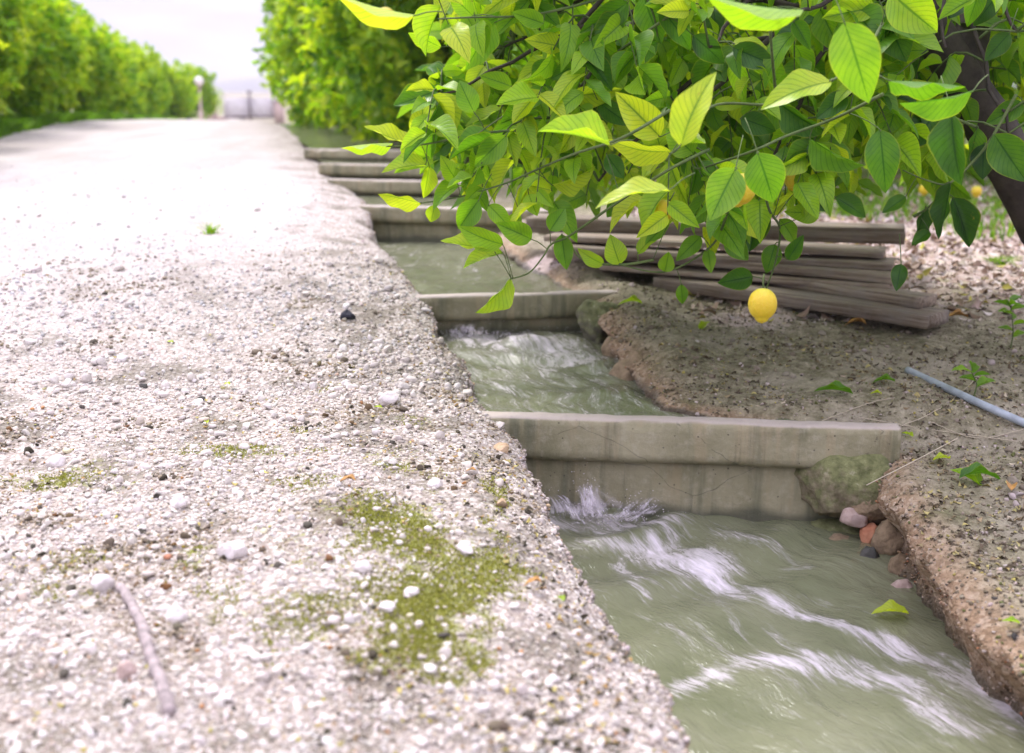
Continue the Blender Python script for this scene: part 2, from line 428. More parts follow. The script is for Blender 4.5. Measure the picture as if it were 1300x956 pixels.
# ------------------------------------------------------------------ profiles of the place
TY = [0, 2.9, 3.05, 4.0, 5.7, 7.85, 10.4, 14, 20, 45, 80, 1500]
TZ = [-.03, 0.0, .012, .115, .257, .31, .36, .405, .29, -.42, -.62, -.62]
def T(y): return np.interp(y, TY, TZ)
BY = [0, 2.0, 2.85, 2.98, 3.6, 4.2, 6, 10, 20, 45, 80, 1500]
BZ = [-.10, -.085, -.065, -.006, .055, .10, .14, .23, .22, -.42, -.62, -.62]
def Bz(y): return np.interp(y, BY, BZ)
def GT(u, v, off=0.0):
    z = 0.0
    for _ in range(40):
        p = G(u, v, z); z = .5 * z + .5 * (float(T(p[1])) + off)
    return G(u, v, z)
Lp = [(870, 960), (826, 866), (787, 790), (730, 720), (712, 690), (690, 640), (665, 590), (648, 558), (622, 525), (600, 500), (570, 450), (545, 400), (535, 378), (510, 340), (472, 308), (468, 280), (455, 250), (432, 226), (400, 192)]
LL = np.array(sorted([tuple(GT(u, v, -.02)[:2]) for u, v in Lp], key=lambda p: p[1]))
last = LL[-1]
LX = np.array([LL[0][0] + .12] + list(LL[:, 0]) + [last[0] - .24 * (60 - last[1]), last[0] - .24 * (1500 - last[1])])
LY = np.array([.2] + list(LL[:, 1]) + [60, 1500])
def XL(y): y = np.asarray(y, float); return np.interp(y, LY, LX) + (.020 * fbm(y * 9, y * 0 + 3) + .022 * vn(y * 3.3, 1.5) + .008 * vn(y * 45, 0)) * np.clip(8 / (y + .1), 0, 1)
Rp = [(1300, 960, -.26), (1205, 862, -.26), (1162, 808, -.26), (1136, 750, -.26), (1110, 705, -.26), (1108, 668, -.26), (838, 523, -.03), (812, 503, -.03), (790, 478, -.03), (768, 448, -.03), (748, 430, -.03),
      (715, 366, .09), (690, 352, .09), (650, 335, .09), (612, 312, .09), (600, 300, .09), (560, 248, .25), (520, 220, .3), (486, 200, .33)]
RR = np.array(sorted([tuple(G(*p)[:2]) for p in Rp], key=lambda p: p[1]))
rl = RR[-1]
RX = np.array([RR[0][0] + .1] + list(RR[:, 0]) + [rl[0] - .24 * (60 - rl[1]), rl[0] - .24 * (1500 - rl[1])])
RY = np.array([.2] + list(RR[:, 1]) + [60, 1500])
def XR(y): y = np.asarray(y, float); return np.maximum(np.interp(y, RY, RX) + (.038 * fbm(y * 7, y * 0 + 9) + .008 * vn(y * 40, 5)) * np.clip(8 / (y + .1), 0, 1), XL(y) + .25)

hump = G(560, 720, .04)
def ZL(x, y):
    e = np.maximum(XL(y) - x, 0)
    z = T(y) - .025 * np.exp(-e / .04) - .022 * np.exp(-e / .12) - .028 * np.exp(-e / .4) + .045
    z = z + .045 * np.exp(-((x - hump[0] + .15) ** 2 / .30 ** 2 + (y - hump[1]) ** 2 / .6 ** 2))
    nf = np.clip(7 / (y + 1), 0, 1)
    z = z + .030 * fbm(x * 1.3, y * .9, 1.0) * np.clip(y, 0, 1) * np.clip(30 / (y + 1), 0, 1) + (.016 * fbm(x * 6, y * 6, 4.0) + .005 * fbm(x * 30, y * 30, 7.0, 2)) * nf
    return z
plk = G(940, 345, .12)
def ZR(x, y):
    e = np.maximum(x - XR(y), 0)
    z = Bz(y) - .03 * np.exp(-e / .04)
    nf = np.clip(7 / (y + 1), 0, 1)
    z = z + .03 * np.exp(-((e - .16) ** 2) / .1 ** 2) * sst(3.0, 3.2, y) * (1 - sst(5, 6, y))
    z = z + .018 * np.exp(-((e - .06) ** 2) / .05 ** 2) * (1 - sst(2.6, 2.9, y))
    z = z + .03 * fbm(x * 1.4, y * 1.2, 21.0) * np.clip(30 / (y + 1), 0, 1) + (.026 * fbm(x * 7, y * 7, 14.0) + .010 * fbm(x * 26, y * 26, 17.0, 3)) * nf
    return z

def rows():
    y = [.25]; 
    while y[-1] < 1500:
        q = y[-1]; y.append(q + (.012 if q < 4.4 else min(.012 * (q / 4.4) ** 2.2, q * .12)))
    return np.array(y)
ys = rows()
es = [0.0]
while es[-1] < 900: es.append(es[-1] + max(.010, es[-1] * .035 if es[-1] > .8 else .012))
es = np.array(es)

def gauss_px(x, y, lst):
    m = np.zeros_like(x)
    for (u, v, ru, rv, a) in lst:
        c = G(u, v, .02); r = max(ru / F * c[1], .02); ry = rv / F * c[1] * c[1] / CH
        m = np.maximum(m, a * np.exp(-(((x - c[0]) / r) ** 2 + ((y - c[1]) / ry) ** 2)))
    return m
MOSS = [(560, 800, 130, 60, .95), (600, 760, 80, 60, .9), (470, 680, 110, 45, .85), (500, 740, 110, 55, .9), (440, 800, 120, 40, .6), (400, 720, 60, 50, .55), (380, 640, 60, 28, .6), (330, 790, 60, 40, .6), (90, 610, 110, 26, .6), (645, 835, 45, 35, .75), (590, 855, 70, 30, .75), (480, 840, 60, 30, .6), (540, 640, 60, 16, .6), (330, 590, 130, 24, .72), (620, 660, 25, 45, .65), (60, 760, 70, 40, .6), (500, 600, 90, 22, .68), (560, 545, 60, 14, .6), (250, 740, 60, 30, .62), (200, 625, 60, 16, .65), (400, 550, 60, 12, .5), (430, 500, 40, 10, .5)]
def moss_at(x, y): return gauss_px(x + .09 * fbm(x * 5, y * 5, 2., 3), y + .16 * fbm(x * 5, y * 4, 8., 3), MOSS) * (1 + .5 * fbm(x * 9, y * 9, 12., 3))

# --- left: road and gravel shoulder
Yg, Eg = np.meshgrid(ys, es[::-1], indexing='ij')
Xg = XL(Yg) - Eg; Zg = ZL(Xg, Yg)
nf = 9
fx = []; fz = []
xr = XL(ys); zr = ZL(xr, ys)
for k in range(1, nf + 1):
    t = k / nf; d = .55 * t
    fx.append(xr + .012 * math.sin(t * 9) + (.02 * fbm(ys * 9, t * 5, 2.) - .10 * sst(.0, .5, t) * .3) * np.clip(6 / ys, 0, 1)); fz.append(zr - d)
X = np.concatenate([Xg, np.stack(fx, 1)], 1); Z = np.concatenate([Zg, np.stack(fz, 1)], 1); Y = np.repeat(ys[:, None], X.shape[1], 1)
e_ = np.concatenate([Eg, np.zeros((len(ys), nf))], 1)
road = sst(3.2, 6.0, Y + .7 * np.clip(e_, 0, 2)) * sst(.05, .5, e_)
dirty = np.clip(1 - road, .0, 1)
grassm = sst(4.0, 5.2, (-(X) - .2 * (Y - 11)) - 0.2) * sst(5.0, 7.5, Y) * 1.0
mossm = moss_at(X, Y)
o = mo('gravel_road', np.stack([X, Y, Z], 2).reshape(-1, 3), grid(*X.shape), M['ground'], None,
       {'road': ('FLOAT', road), 'dirty': ('FLOAT', dirty), 'moss': ('FLOAT', mossm), 'grass': ('FLOAT', grassm)})
tag(o, kind='structure')

# --- right: orchard bank
es2 = es
Yg, Eg = np.meshgrid(ys, es2, indexing='ij')
Xg = XR(Yg) + Eg; Zg = ZR(Xg, Yg)
xr = XR(ys); zr = ZR(xr, ys); fx = []; fz = []; nf = 22
for k in range(nf, 0, -1):
    t = k / nf; d = .50 * t
    n1 = .045 * fbm(ys * 7, ys * 0 + t * 5, 3.) + .012 * fbm(ys * 30, ys * 0 + t * 20, 8.)
    fx.append(xr + (n1 + .06 * np.sin(np.clip(t * 2, 0, 1) * math.pi)) * np.clip(6 / ys, 0, 1)); fz.append(zr - d)
X = np.concatenate([np.stack(fx, 1), Xg], 1); Z = np.concatenate([np.stack(fz, 1), Zg], 1); Y = np.repeat(ys[:, None], X.shape[1], 1)
e_ = np.concatenate([np.full((len(ys), nf), -1.), Eg], 1)
face = np.where(e_ < 0, 1, np.exp(-(np.clip(e_, 0, 9) / .07) ** 2))
tocrest = G(1180, 405, .1)
litter = sst(3.7, 4.6, Y + .25 * (X - 1.0)) * sst(.5, 1.0, X) * (1 - sst(7, 9, Y))
c1 = gauss_px(X, Y, [(1180, 690, 25, 40, .9), (1230, 740, 40, 40, .9), (1140, 650, 20, 25, .7), (1290, 800, 50, 50, .7), (960, 425, 80, 18, .7), (1060, 415, 60, 8, .5)])
c1 = np.maximum(c1, (1 - sst(0, .25, np.abs(Y - 4.75))) * np.exp(-(np.clip(e_, 0, 9) / .4) ** 2) * .9)
mossr = gauss_px(X, Y, [(1070, 590, 60, 30, 1), (1200, 600, 120, 20, .6), (1000, 470, 100, 20, .45), (880, 500, 50, 12, .6), (1150, 440, 90, 12, .6), (820, 380, 40, 10, .6)])
waterz = np.where(Y < 2.95, -.26, np.where(Y < 4.0, -.03, np.where(Y < 5.7, .09, .25)))
wet = (1 - sst(.012, .05, Z - waterz)) * (e_ < .02) * .8
grassr = sst(5.6, 7.5, Y) * .75 * (X > 0)
o = mo('orchard_ground', np.stack([X, Y, Z], 2).reshape(-1, 3), grid(*X.shape), M['soil'], None,
       {'face': ('FLOAT', face), 'litter': ('FLOAT', litter), 'pink': ('FLOAT', c1), 'moss': ('FLOAT', mossr), 'grass': ('FLOAT', grassr), 'wet': ('FLOAT', wet)})
tag(o, kind='structure')
# --- bed of the ditch
yb = ys[::4]; s = np.linspace(0, 1, 8)
X = XL(yb)[:, None] * (1 - s) + (XR(yb)[:, None]) * s; X[:, 0] -= .1; X[:, -1] += .1
Y = np.repeat(yb[:, None], 8, 1); Z = T(Y) - .40
o = mo('ditch_bed', np.stack([X, Y, Z], 2).reshape(-1, 3), grid(*X.shape), M['soil'], None); tag(o, kind='structure')

# ------------------------------------------------------------------ weirs and water
# (left top px, right top px, top height, lip height, lip thickness, wall inset)
def weir(a, b, z, lip, th, label, wall_h, wlev, ext_l=.075, seed=1, wall_to=None):
    A = G(a[0], a[1], z)[:2]; B = G(b[0], b[1], z)[:2]
    d = (B - A); Ln = np.linalg.norm(d); d /= Ln; A = A - d * ext_l; Ln += ext_l
    ang = math.atan2(d[1], d[0])
    root = empty('concrete_weir', (A[0], A[1], z), ang)
    tag(root, label, 'weir', 'concrete drop walls across the irrigation ditch')
    # lip: swept profile along local x, front face at y=0
    ch = .008
    prof = [(0 + ch, 0), (th - ch, 0), (th, -ch), (th, -lip), (.012, -lip), (0, -lip + .014), (0, -ch)]
    prof2 = []
    for i in range(len(prof)):
        p, q = prof[i], prof[(i + 1) % len(prof)]
        k = max(1, int(math.hypot(q[0] - p[0], q[1] - p[1]) / .012))
        for j in range(k): prof2.append((p[0] + (q[0] - p[0]) * j / k, p[1] + (q[1] - p[1]) * j / k))
    n = int(Ln / .008); xs = np.linspace(0, Ln, n); pr = np.array(prof2); m_ = len(pr)
    XX = np.repeat(xs[:, None], m_, 1); YY = np.repeat(pr[None, :, 0], n, 0); ZZ = np.repeat(pr[None, :, 1], n, 0)
    XX, YY, ZZ = XX.copy(), YY.copy(), ZZ.copy()
    nz = .0022 * fbm(XX * 25, ZZ * 25 + YY * 25, seed, 4); chip = np.clip(fbm(XX * 9, YY * 60, seed + 5, 3) - .35, 0, 1) * .035 * np.exp(-((ZZ) / .012) ** 2)
    YY += nz + chip * (YY < th / 2) - chip * (YY >= th / 2); ZZ += nz - chip * .7
    ZZ += .003 * fbm(XX * 3, XX * 0, seed + 2)
    f = []
    for i in range(n - 1):
        for j in range(m_):
            f.append((i * m_ + j, i * m_ + (j + 1) % m_, (i + 1) * m_ + (j + 1) % m_, (i + 1) * m_ + j))
    f.append(tuple(range(m_))); f.append(tuple((n - 1) * m_ + j for j in range(m_))[::-1])
    mo('lip', np.stack([XX, YY, ZZ], 2).reshape(-1, 3), f, M['conc'], root)
    wl = wall_to if wall_to else Ln - .02
    nx = int(wl / .012); nzz = max(6, int(wall_h / .012))
    xs = np.linspace(0, wl, nx); zs = np.linspace(-lip - .001, -lip - wall_h, nzz)
    XX, ZZ = np.meshgrid(xs, zs, indexing='ij')
    Yf = .034 + .003 * fbm(XX * 18, ZZ * 18, seed + 9, 4) + .004 * np.clip(fbm(XX * 5, ZZ * 5, seed + 3), 0, 1) - .012 * sst(.0, .02, -ZZ - lip - wall_h * .47) * 0
    V1 = np.stack([XX, Yf, ZZ], 2).reshape(-1, 3); V2 = np.stack([XX, np.full_like(XX, th - .006), ZZ], 2).reshape(-1, 3)
    g1 = grid(nx, nzz); g2 = g1[:, ::-1] + nx * nzz
    ring = [(i * nzz, (i + 1) * nzz, (i + 1) * nzz + nx * nzz, i * nzz + nx * nzz) for i in range(nx - 1)]
    ring += [((nx - 1) * nzz + j, (nx - 1) * nzz + j + 1, (nx - 1) * nzz + j + 1 + nx * nzz, (nx - 1) * nzz + j + nx * nzz) for j in range(nzz - 1)]
    mo('wall', np.concatenate([V1, V2]), [tuple(q) for q in g1] + [tuple(q) for q in g2] + ring, M['conc'], root, {'wet': ('FLOAT', np.tile((1 - sst(wlev + .008, wlev + .04, ZZ + .02 * fbm(XX * 12, ZZ * 3, seed))).reshape(-1), 2))})
    return A, d, Ln
W = []
W.append(weir((622, 529), (1145, 545), 0.0, .112, .062, 'nearest concrete weir, its long cracked lip crossing the ditch above the white splash', .40, -.26, seed=1))
W.append(weir((535, 377), (815, 370), .115, .088, .064, 'second concrete weir, stained dark, ending at the boulder on the soil bank', .34, -.145, seed=2))
W.append(weir((456, 261), (720, 268), .257, .080, .064, 'third concrete weir, pale pinkish, running in under the low leaves', .34, -.168, seed=3))
W.append(weir((432, 228), (600, 231), .315, .075, .064, 'fourth concrete weir, dark green-grey, behind the pale pinkish one', .3, -.09, seed=4))
W.append(weir((418, 208), (560, 211), .37, .07, .064, 'fifth small weir, farthest but one up the ditch', .3, -.085, seed=5))
W.append(weir((398, 189), (520, 191), .41, .07, .064, 'farthest concrete weir, small and pale beside the road edge', .3, -.075, seed=6))

def wline(k, x):            # y of the front face of weir k at x
    A, d, Ln = W[k]; return A[1] + d[1] / d[0] * (x - A[0])

def seg_foam(x, y, pts, z, w, amp):
    P = np.array([G(u, v, z)[:2] for u, v in pts]); m = np.zeros_like(x); x, y = x + .035 * fbm(x * 7, y * 7, 3., 3), y + .035 * fbm(x * 7, y * 7, 13., 3); w = w * 1.7 * (1 + .5 * fbm(x * 3, y * 3, 23., 2))
    for a, b in zip(P[:-1], P[1:]):
        d = b - a; L2 = (d ** 2).sum(); t = np.clip(((x - a[0]) * d[0] + (y - a[1]) * d[1]) / L2, 0, 1)
        dd = np.hypot(x - a[0] - t * d[0], (y - a[1] - t * d[1])); m = np.maximum(m, amp * np.exp(-(dd / w) ** 2))
    return m

def pool(name, y0f, y1f, z, label, foamf, dirv, step=.012, amp=.006, wave=None):
    nn = max(12, int(1.0 / step)); s = np.linspace(0, 1, nn)
    ym = (y0f(0) if callable(y0f) else y0f); 
    ny = max(10, int(((y1f(.3) if callable(y1f) else y1f) - ym) / step)); t = np.linspace(0, 1, ny)
    Y = np.zeros((ny, nn)); X = np.zeros((ny, nn))
    for it in range(6):
        Yt = Y
        y0 = y0f(X) if callable(y0f) else y0f; y1 = y1f(X) if callable(y1f) else y1f
        Y = y0 + (y1 - y0) * t[:, None] + 0 * X
        X = (XL(Y) - .08) * (1 - s)[None, :] + (XR(Y) + .12) * s[None, :]
    dx, dy = dirv; Lw = math.hypot(dx, dy); dx /= Lw; dy /= Lw
    al = X * dx + Y * dy; ac = -X * dy + Y * dx
    wx = .05 * fbm(X * 4, Y * 4, 3.); 
    Zw = z + amp * (fbm((ac + wx) * 14, al * 5, 31., 4)) + amp * .8 * fbm(X * 5, Y * 5, 33., 2)
    foam = foamf(X, Y)
    Zw = Zw + .005 * foam * (.6 + fbm(ac * 30, al * 12, 5., 3))
    if wave is not None: Zw = Zw + wave(X, Y)
    o = mo(name, np.stack([X, Y, Zw], 2).reshape(-1, 3), grid(ny, nn), M['water'], None,
           {'foam': ('FLOAT', foam), 'flow': ('FLOAT_VECTOR', np.stack([ac + wx, al, 0 * al], 2))})
    tag(o, kind='structure'); return o
spl = G(768, 655, -.26)
def foam1(x, y):
    z = -.26
    m = seg_foam(x, y, [(822, 703), (870, 715), (930, 742), (1000, 768), (1060, 792), (1130, 822), (1190, 845), (1260, 880), (1330, 930)], z, .030, .95)
    m = np.maximum(m, seg_foam(x, y, [(835, 700), (880, 718), (905, 725)], z, .045, 1.15))
    m = np.maximum(m, seg_foam(x, y, [(870, 872), (940, 850), (1010, 838), (1070, 850), (1150, 872), (1240, 930)], z, .026, .9))
    m = np.maximum(m, seg_foam(x, y, [(722, 690), (760, 694), (820, 697)], z, .018, .8))
    m = np.maximum(m, seg_foam(x, y, [(700, 662), (740, 668), (800, 672), (860, 666)], z, .035, .75))
    m = np.maximum(m, seg_foam(x, y, [(840, 680), (880, 675), (960, 690), (1010, 720)], z, .03, .55))
    m = np.maximum(m, seg_foam(x, y, [(790, 712), (812, 735), (820, 757)], z, .012, .7))
    m = np.maximum(m, seg_foam(x, y, [(880, 770), (930, 790), (980, 830)], z, .03, .45))
    m = np.maximum(m, seg_foam(x, y, [(850, 800), (930, 830), (1000, 870)], z, .04, .42))
    return np.maximum(m, .16 + .16 * np.clip(fbm(x * 4, y * 3, 66., 2) + .2, 0, 1))
def wave1(x, y):
    r = np.hypot(x - spl[0], y - spl[1]); return .012 * np.sin(r * 45) * np.exp(-r / .25) + .012 * np.exp(-(r / .12) ** 2) + .010 * np.sin((x * .8 - y) * 22 + 1.5 * fbm(x * 3, y * 3)) * np.exp(-r / .9)
pool('water', .3, lambda x: wline(0, x) + .045, -.26, '', foam1, (.55, -1), .010, .009, wave1)
def foam2(x, y):
    m = seg_foam(x, y, [(600, 432), (640, 440), (690, 440), (720, 455)], -.03, .10, .95)
    m = np.maximum(m, seg_foam(x, y, [(640, 445), (690, 470), (740, 495), (790, 510)], -.03, .08, .62))
    m = np.maximum(m, seg_foam(x, y, [(600, 440), (630, 475), (650, 515)], -.03, .06, .62))
    m = np.maximum(m, seg_foam(x, y, [(740, 450), (775, 475), (800, 500)], -.03, .05, .55))
    return np.maximum(m, .50)
def wave2(x, y):
    c = G(665, 440, -.03); r = np.hypot(x - c[0], y - c[1]); return .03 * np.exp(-(r / .13) ** 2) + .008 * np.sin(r * 40) * np.exp(-r / .4)
pool('water', lambda x: wline(0, x) + .05, lambda x: wline(1, x) + .045, -.030, '', foam2, (.25, -1), .012, .012, wave2)
def foam3(x, y): return np.maximum(.33, seg_foam(x, y, [(480, 310), (540, 320), (600, 345)], .09, .12, .4))
pool('water', lambda x: wline(1, x) + .05, lambda x: wline(2, x) + .045, .088, '', foam3, (-.1, -1), .02, .010)
f0 = lambda x, y: np.full_like(x, .15)
pool('water', lambda x: wline(2, x) + .056, lambda x: wline(3, x) + .045, .225, '', f0, (-.2, -1), .03, .006)
pool('water', lambda x: wline(3, x) + .056, lambda x: wline(4, x) + .045, .285, '', f0, (-.2, -1), .05, .006)
pool('water', lambda x: wline(4, x) + .056, lambda x: wline(5, x) + .045, .335, '', f0, (-.2, -1), .05, .006)
pool('water', lambda x: wline(5, x) + .056, 16.0, .375, '', f0, (-.2, -1), .08, .006)

# white water thrown up where the stream strikes the pool
def splash(name, label, roots, n, seed):
    r_ = np.random.default_rng(seed); VV = []; FF = []; AA = []; off = 0; ns_, nt2 = 27, 19
    ss, ts = np.meshgrid(np.linspace(-1, 1, ns_), np.linspace(0, 1, nt2), indexing='ij'); g = grid(ns_, nt2)
    for q in range(n):                       # thin curved sheets of aerated water
        c, d0, spread, ln = roots[q % len(roots)]
        c = np.array(c) + r_.normal(0, 1, 3) * np.array(spread); d = unit(np.array(d0) + r_.normal(0, .30, 3)); L = ln * r_.uniform(.6, 1.35)
        a = r_.normal(0, .5); side = np.array([math.cos(a), math.sin(a), 0]); w = L * r_.uniform(.35, .8)
        P = c + side * (ss * w * (1 - .55 * ts))[..., None] + d * (L * ts)[..., None] + np.array([0, 0, -1]) * (L * .35 * ts ** 2)[..., None]
        nz = fbm(ss * 3 + q * 7, ts * 2.2, q, 3); P = P + np.array([0, -1, .4]) * (nz * L * .22)[..., None]
        st = fbm(ss * 7 + q * 3, ts * 1.6, 3. + q, 3)
        al = np.clip(1 - ss ** 2, 0, 1) * np.clip(1 - ts, 0, 1) ** .8 * np.clip(.30 + 1.5 * st, 0, 1) * sst(0, .12, ts + .02) * r_.uniform(.5, .95)
        VV.append(P.reshape(-1, 3)); FF.append(g + off); off += ns_ * nt2; AA.append(al.reshape(-1))
    iv, iff = ico(1); V2 = []; F2 = []; 
    for _ in range(n * 4):
        c, d0, spread, ln = roots[r_.integers(len(roots))]
        p = np.array(c) + np.array(d0) * ln * r_.uniform(0, 1.2) + r_.normal(0, 1.5, 3) * np.array(spread)
        F2.append(iff + off + len(V2) * len(iv)); V2.append(iv * r_.uniform(.0005, .0014) + p)
    VV.append(np.concatenate(V2)); AA.append(np.full(len(V2) * len(iv), .7))
    Fl = [tuple(x) for x in np.concatenate(FF)] + [tuple(x) for x in np.concatenate(F2)]
    o = mo(name, np.concatenate(VV), Fl, M['foam'], None, {'alpha': ('FLOAT', np.concatenate(AA))})
    tag(o, label, 'splash', None, 'stuff'); return o
yw = wline(0, spl[0])
def sp_at(u, v, off=-.03): return at(u, v, wline(0, at(u, v, 2.85)[0]) + off)
splash('white_water', 'white water splashing up against the nearest weir wall', [
    (sp_at(770, 655), (-.1, -.3, 1), (.04, .02, .006), .06), (sp_at(790, 660), (.5, -.4, .9), (.03, .02, .008), .06), (sp_at(750, 650), (-.22, .1, 1), (.012, .01, .01), .10),
    (sp_at(725, 655), (-.5, 0, .8), (.03, .02, .01), .07), (sp_at(805, 652), (.8, 0, .6), (.02, .01, .01), .07), (sp_at(765, 665, -.07), (0, -.7, .6), (.05, .02, .004), .06)], 54, 3)
def sp2(u, v, off=-.03): return at(u, v, wline(1, at(u, v, 3.9)[0]) + off)
splash('white_water', 'broken white water foaming below the second weir', [
    (sp2(600, 425), (0, -.3, 1), (.10, .03, .008), .04), (sp2(660, 432, -.08), (.3, -.6, .7), (.07, .05, .008), .05), (sp2(590, 420), (.2, 0, -.8), (.08, .01, .02), .06)], 42, 4)

# ------------------------------------------------------------------ loose stones
def stonemesh(name, P, S, Cc, sub, mat, flat=.65, sink=.25, seed=0, nvar=10):
    r_ = np.random.default_rng(seed); bv, bf = ico(sub); n = len(P); K = len(bv)
    var = []
    for k in range(nvar):
        v = bv * (1 + .30 * fbm(bv[:, 0] * 1.3 + k * 9, bv[:, 1] * 1.3, bv[:, 2] * 1.3 + k, 3)[:, None])
        for _ in range(9):                                  # facets
            d = r_.normal(0, 1, 3); d /= np.linalg.norm(d); h = r_.uniform(.40, .8); q = v @ d
            v = v - np.maximum(q - h, 0)[:, None] * d
        var.append(v * np.array([1, r_.uniform(.6, .95), r_.uniform(.5, .8)]))
    var = np.array(var)
    ix = r_.integers(0, nvar, n); V = var[ix] * S[:, None, None]
    a = r_.uniform(0, 2 * math.pi, n); tl = r_.normal(0, .35, n)
    ca, sa = np.cos(a), np.sin(a); ct, st = np.cos(tl), np.sin(tl)
    y1 = V[:, :, 1] * ct[:, None] - V[:, :, 2] * st[:, None]; z1 = V[:, :, 1] * st[:, None] + V[:, :, 2] * ct[:, None]
    x2 = V[:, :, 0] * ca[:, None] - y1 * sa[:, None]; y2 = V[:, :, 0] * sa[:, None] + y1 * ca[:, None]
    V = np.stack([x2, y2, z1], 2) + P[:, None, :]; V[:, :, 2] += (S * sink)[:, None]
    Fc = (bf[None] + (np.arange(n) * K)[:, None, None]).reshape(-1, 3)
    C4 = np.concatenate([np.repeat(Cc, K, 0), np.ones((n * K, 1))], 1)
    return mo(name, V.reshape(-1, 3), Fc, mat, None, {'col': ('FLOAT_COLOR', C4)}, False)
def pal(n, r_, table):
    w = np.array([t[0] for t in table], float); w /= w.sum(); k = r_.choice(len(table), n, p=w)
    c = np.array([t[1] for t in table])[k]; return c * r_.uniform(.78, 1.16, (n, 1)) * (1 + r_.normal(0, .02, (n, 3)))
GP = [(48, (.62, .56, .49)), (24, (.52, .455, .38)), (22, (.69, .65, .60)), (9, (.43, .36, .30)), (4, (.48, .34, .20)), (5, (.18, .16, .12)), (1.0, (.45, .40, .08)), (.7, (.50, .25, .10))]
def gravel(n, y0, y1, smin, smax, sub, seed, name='gravel', label='', pw=1.0, xspan=None):
    r_ = np.random.default_rng(seed)
    y = y0 * (y1 / y0) ** r_.uniform(0, 1, n); 
    hw = y * .47 + .15
    x = r_.uniform(-1, 1, n) * hw; m = x < XL(y) - .002; x, y = x[m], y[m]
    den = .5 + .5 * fbm(x * 3, y * 3, 51., 3)                      # patches of bare crust
    ms = moss_at(x, y)
    m = r_.uniform(0, 1, len(x)) < np.clip((.30 + 1.5 * (den - .35)) - ms * .28, .12, 1) * (1 - .93 * sst(2.9, 5.2 if smax < .01 else 4.4, y + .35 * fbm(x, y, 3.) + .5 * np.clip(XL(y) - x - .6, 0, 1.5)))
    x, y = x[m], y[m]; n = len(x)
    S = smin * (smax / smin) ** (r_.uniform(0, 1, n) ** (2.4 if smax < .01 else 1.7)) * np.clip(y / 2.6, .75, 1.5)
    P = np.stack([x, y, ZL(x, y)], 1); C = pal(n, r_, GP)
    far_ = sst(2.6, 3.8, y)[:, None]; C = C * (1 - far_) + np.clip(C, .42, .58) * far_      # the travelled road holds only dusty pale stones
    dk = (np.clip(fbm(x * 6, y * 6, 77., 4) - .10, 0, 1) * 3.6 + .22 * np.exp(-((XL(y) - x) / .5) ** 2)) * (y < 4.6)
    C = C * (1 - np.clip(dk, 0, .7)[:, None] * np.array([.6, .68, .85]))
    return P, S, C
P, S, C = gravel(300000, 1.15, 7.5, .0019, .0080, 1, 11)
o = stonemesh('gravel', P, S, C, 1, M['stones'], seed=1); tag(o, 'fine pale limestone gravel strewn over the road and its shoulder', 'gravel', None, 'stuff')
P, S, C = gravel(15000, 1.15, 6.0, .0055, .0175, 2, 12); C = C * .45 + .55 * np.array([.68, .63, .58]) * (C.mean(1, keepdims=True) > .25)
o = stonemesh('gravel_stones', P, S, C, 2, M['stones'], seed=2); tag(o, 'coarser white stones lying scattered among the fine gravel', 'gravel', None, 'stuff')
# rim of the shoulder: cemented grit clinging to the lip and face
r_ = np.random.default_rng(5); n = 16000
y = 1.2 * (7 / 1.2) ** r_.uniform(0, 1, n); dz = r_.uniform(0, 1, n) ** 1.6 * .14; x = XL(y) + r_.uniform(-.004, .004, n)
P = np.stack([x, y, ZL(x, y) - dz], 1); S = .003 * 2.6 ** r_.uniform(0, 1, n)
o = stonemesh('bank_grit', P, S, pal(n, r_, [(5, (.52, .45, .41)), (3, (.36, .30, .25)), (2, (.22, .19, .14)), (1, (.45, .33, .2))]), 1, M['stones'], seed=3); tag(o, 'grit and small stones clinging to the broken edge of the road bank', 'gravel', None, 'stuff')
# soil bank: crumbs, pebbles
r_ = np.random.default_rng(6); n = 60000
y = 1.3 * (6.5 / 1.3) ** r_.uniform(0, 1, n); x = r_.uniform(0, 1, n) * (y * .46 + .1); m = x > XR(y) + .0; x, y = x[m], y[m]
m = r_.uniform(0, 1, len(x)) < np.clip(.45 + .9 * fbm(x * 4, y * 4, 91., 3), .05, 1); x, y = x[m], y[m]; n = len(x)
P = np.stack([x, y, ZR(x, y)], 1); S = .0018 * 4.2 ** (r_.uniform(0, 1, n) ** 1.8)
o = stonemesh('soil_crumbs', P, S, pal(n, r_, [(6, (.17, .14, .09)), (5, (.30, .25, .18)), (2, (.45, .38, .33)), (1.2, (.07, .06, .05)), (.8, (.40, .34, .10)), (1, (.12, .13, .04))]), 1, M['stones'], seed=4)
tag(o, 'crumbs of soil and small pebbles covering the right bank', 'gravel', None, 'stuff')
r_ = np.random.default_rng(26); n = 3200
y = 1.4 * (5.0 / 1.4) ** r_.uniform(0, 1, n); x = r_.uniform(0, 1, n) * (y * .46 + .1); m = (x > XR(y) + .01) & (fbm(x * 3, y * 3, 95., 3) > -.15); x, y = x[m], y[m]; n = len(x)
P = np.stack([x, y, ZR(x, y)], 1); S = .005 * 3.4 ** (r_.uniform(0, 1, n) ** 2.2)
o = stonemesh('soil_clods', P, S, pal(n, r_, [(6, (.19, .16, .11)), (3, (.30, .25, .19)), (2, (.46, .39, .35)), (.8, (.06, .055, .05)), (1, (.15, .15, .06))]), 2, M['stones'], seed=14, sink=.05)
tag(o, 'clods of soil and stones scattered on the right bank', 'gravel', None, 'stuff')
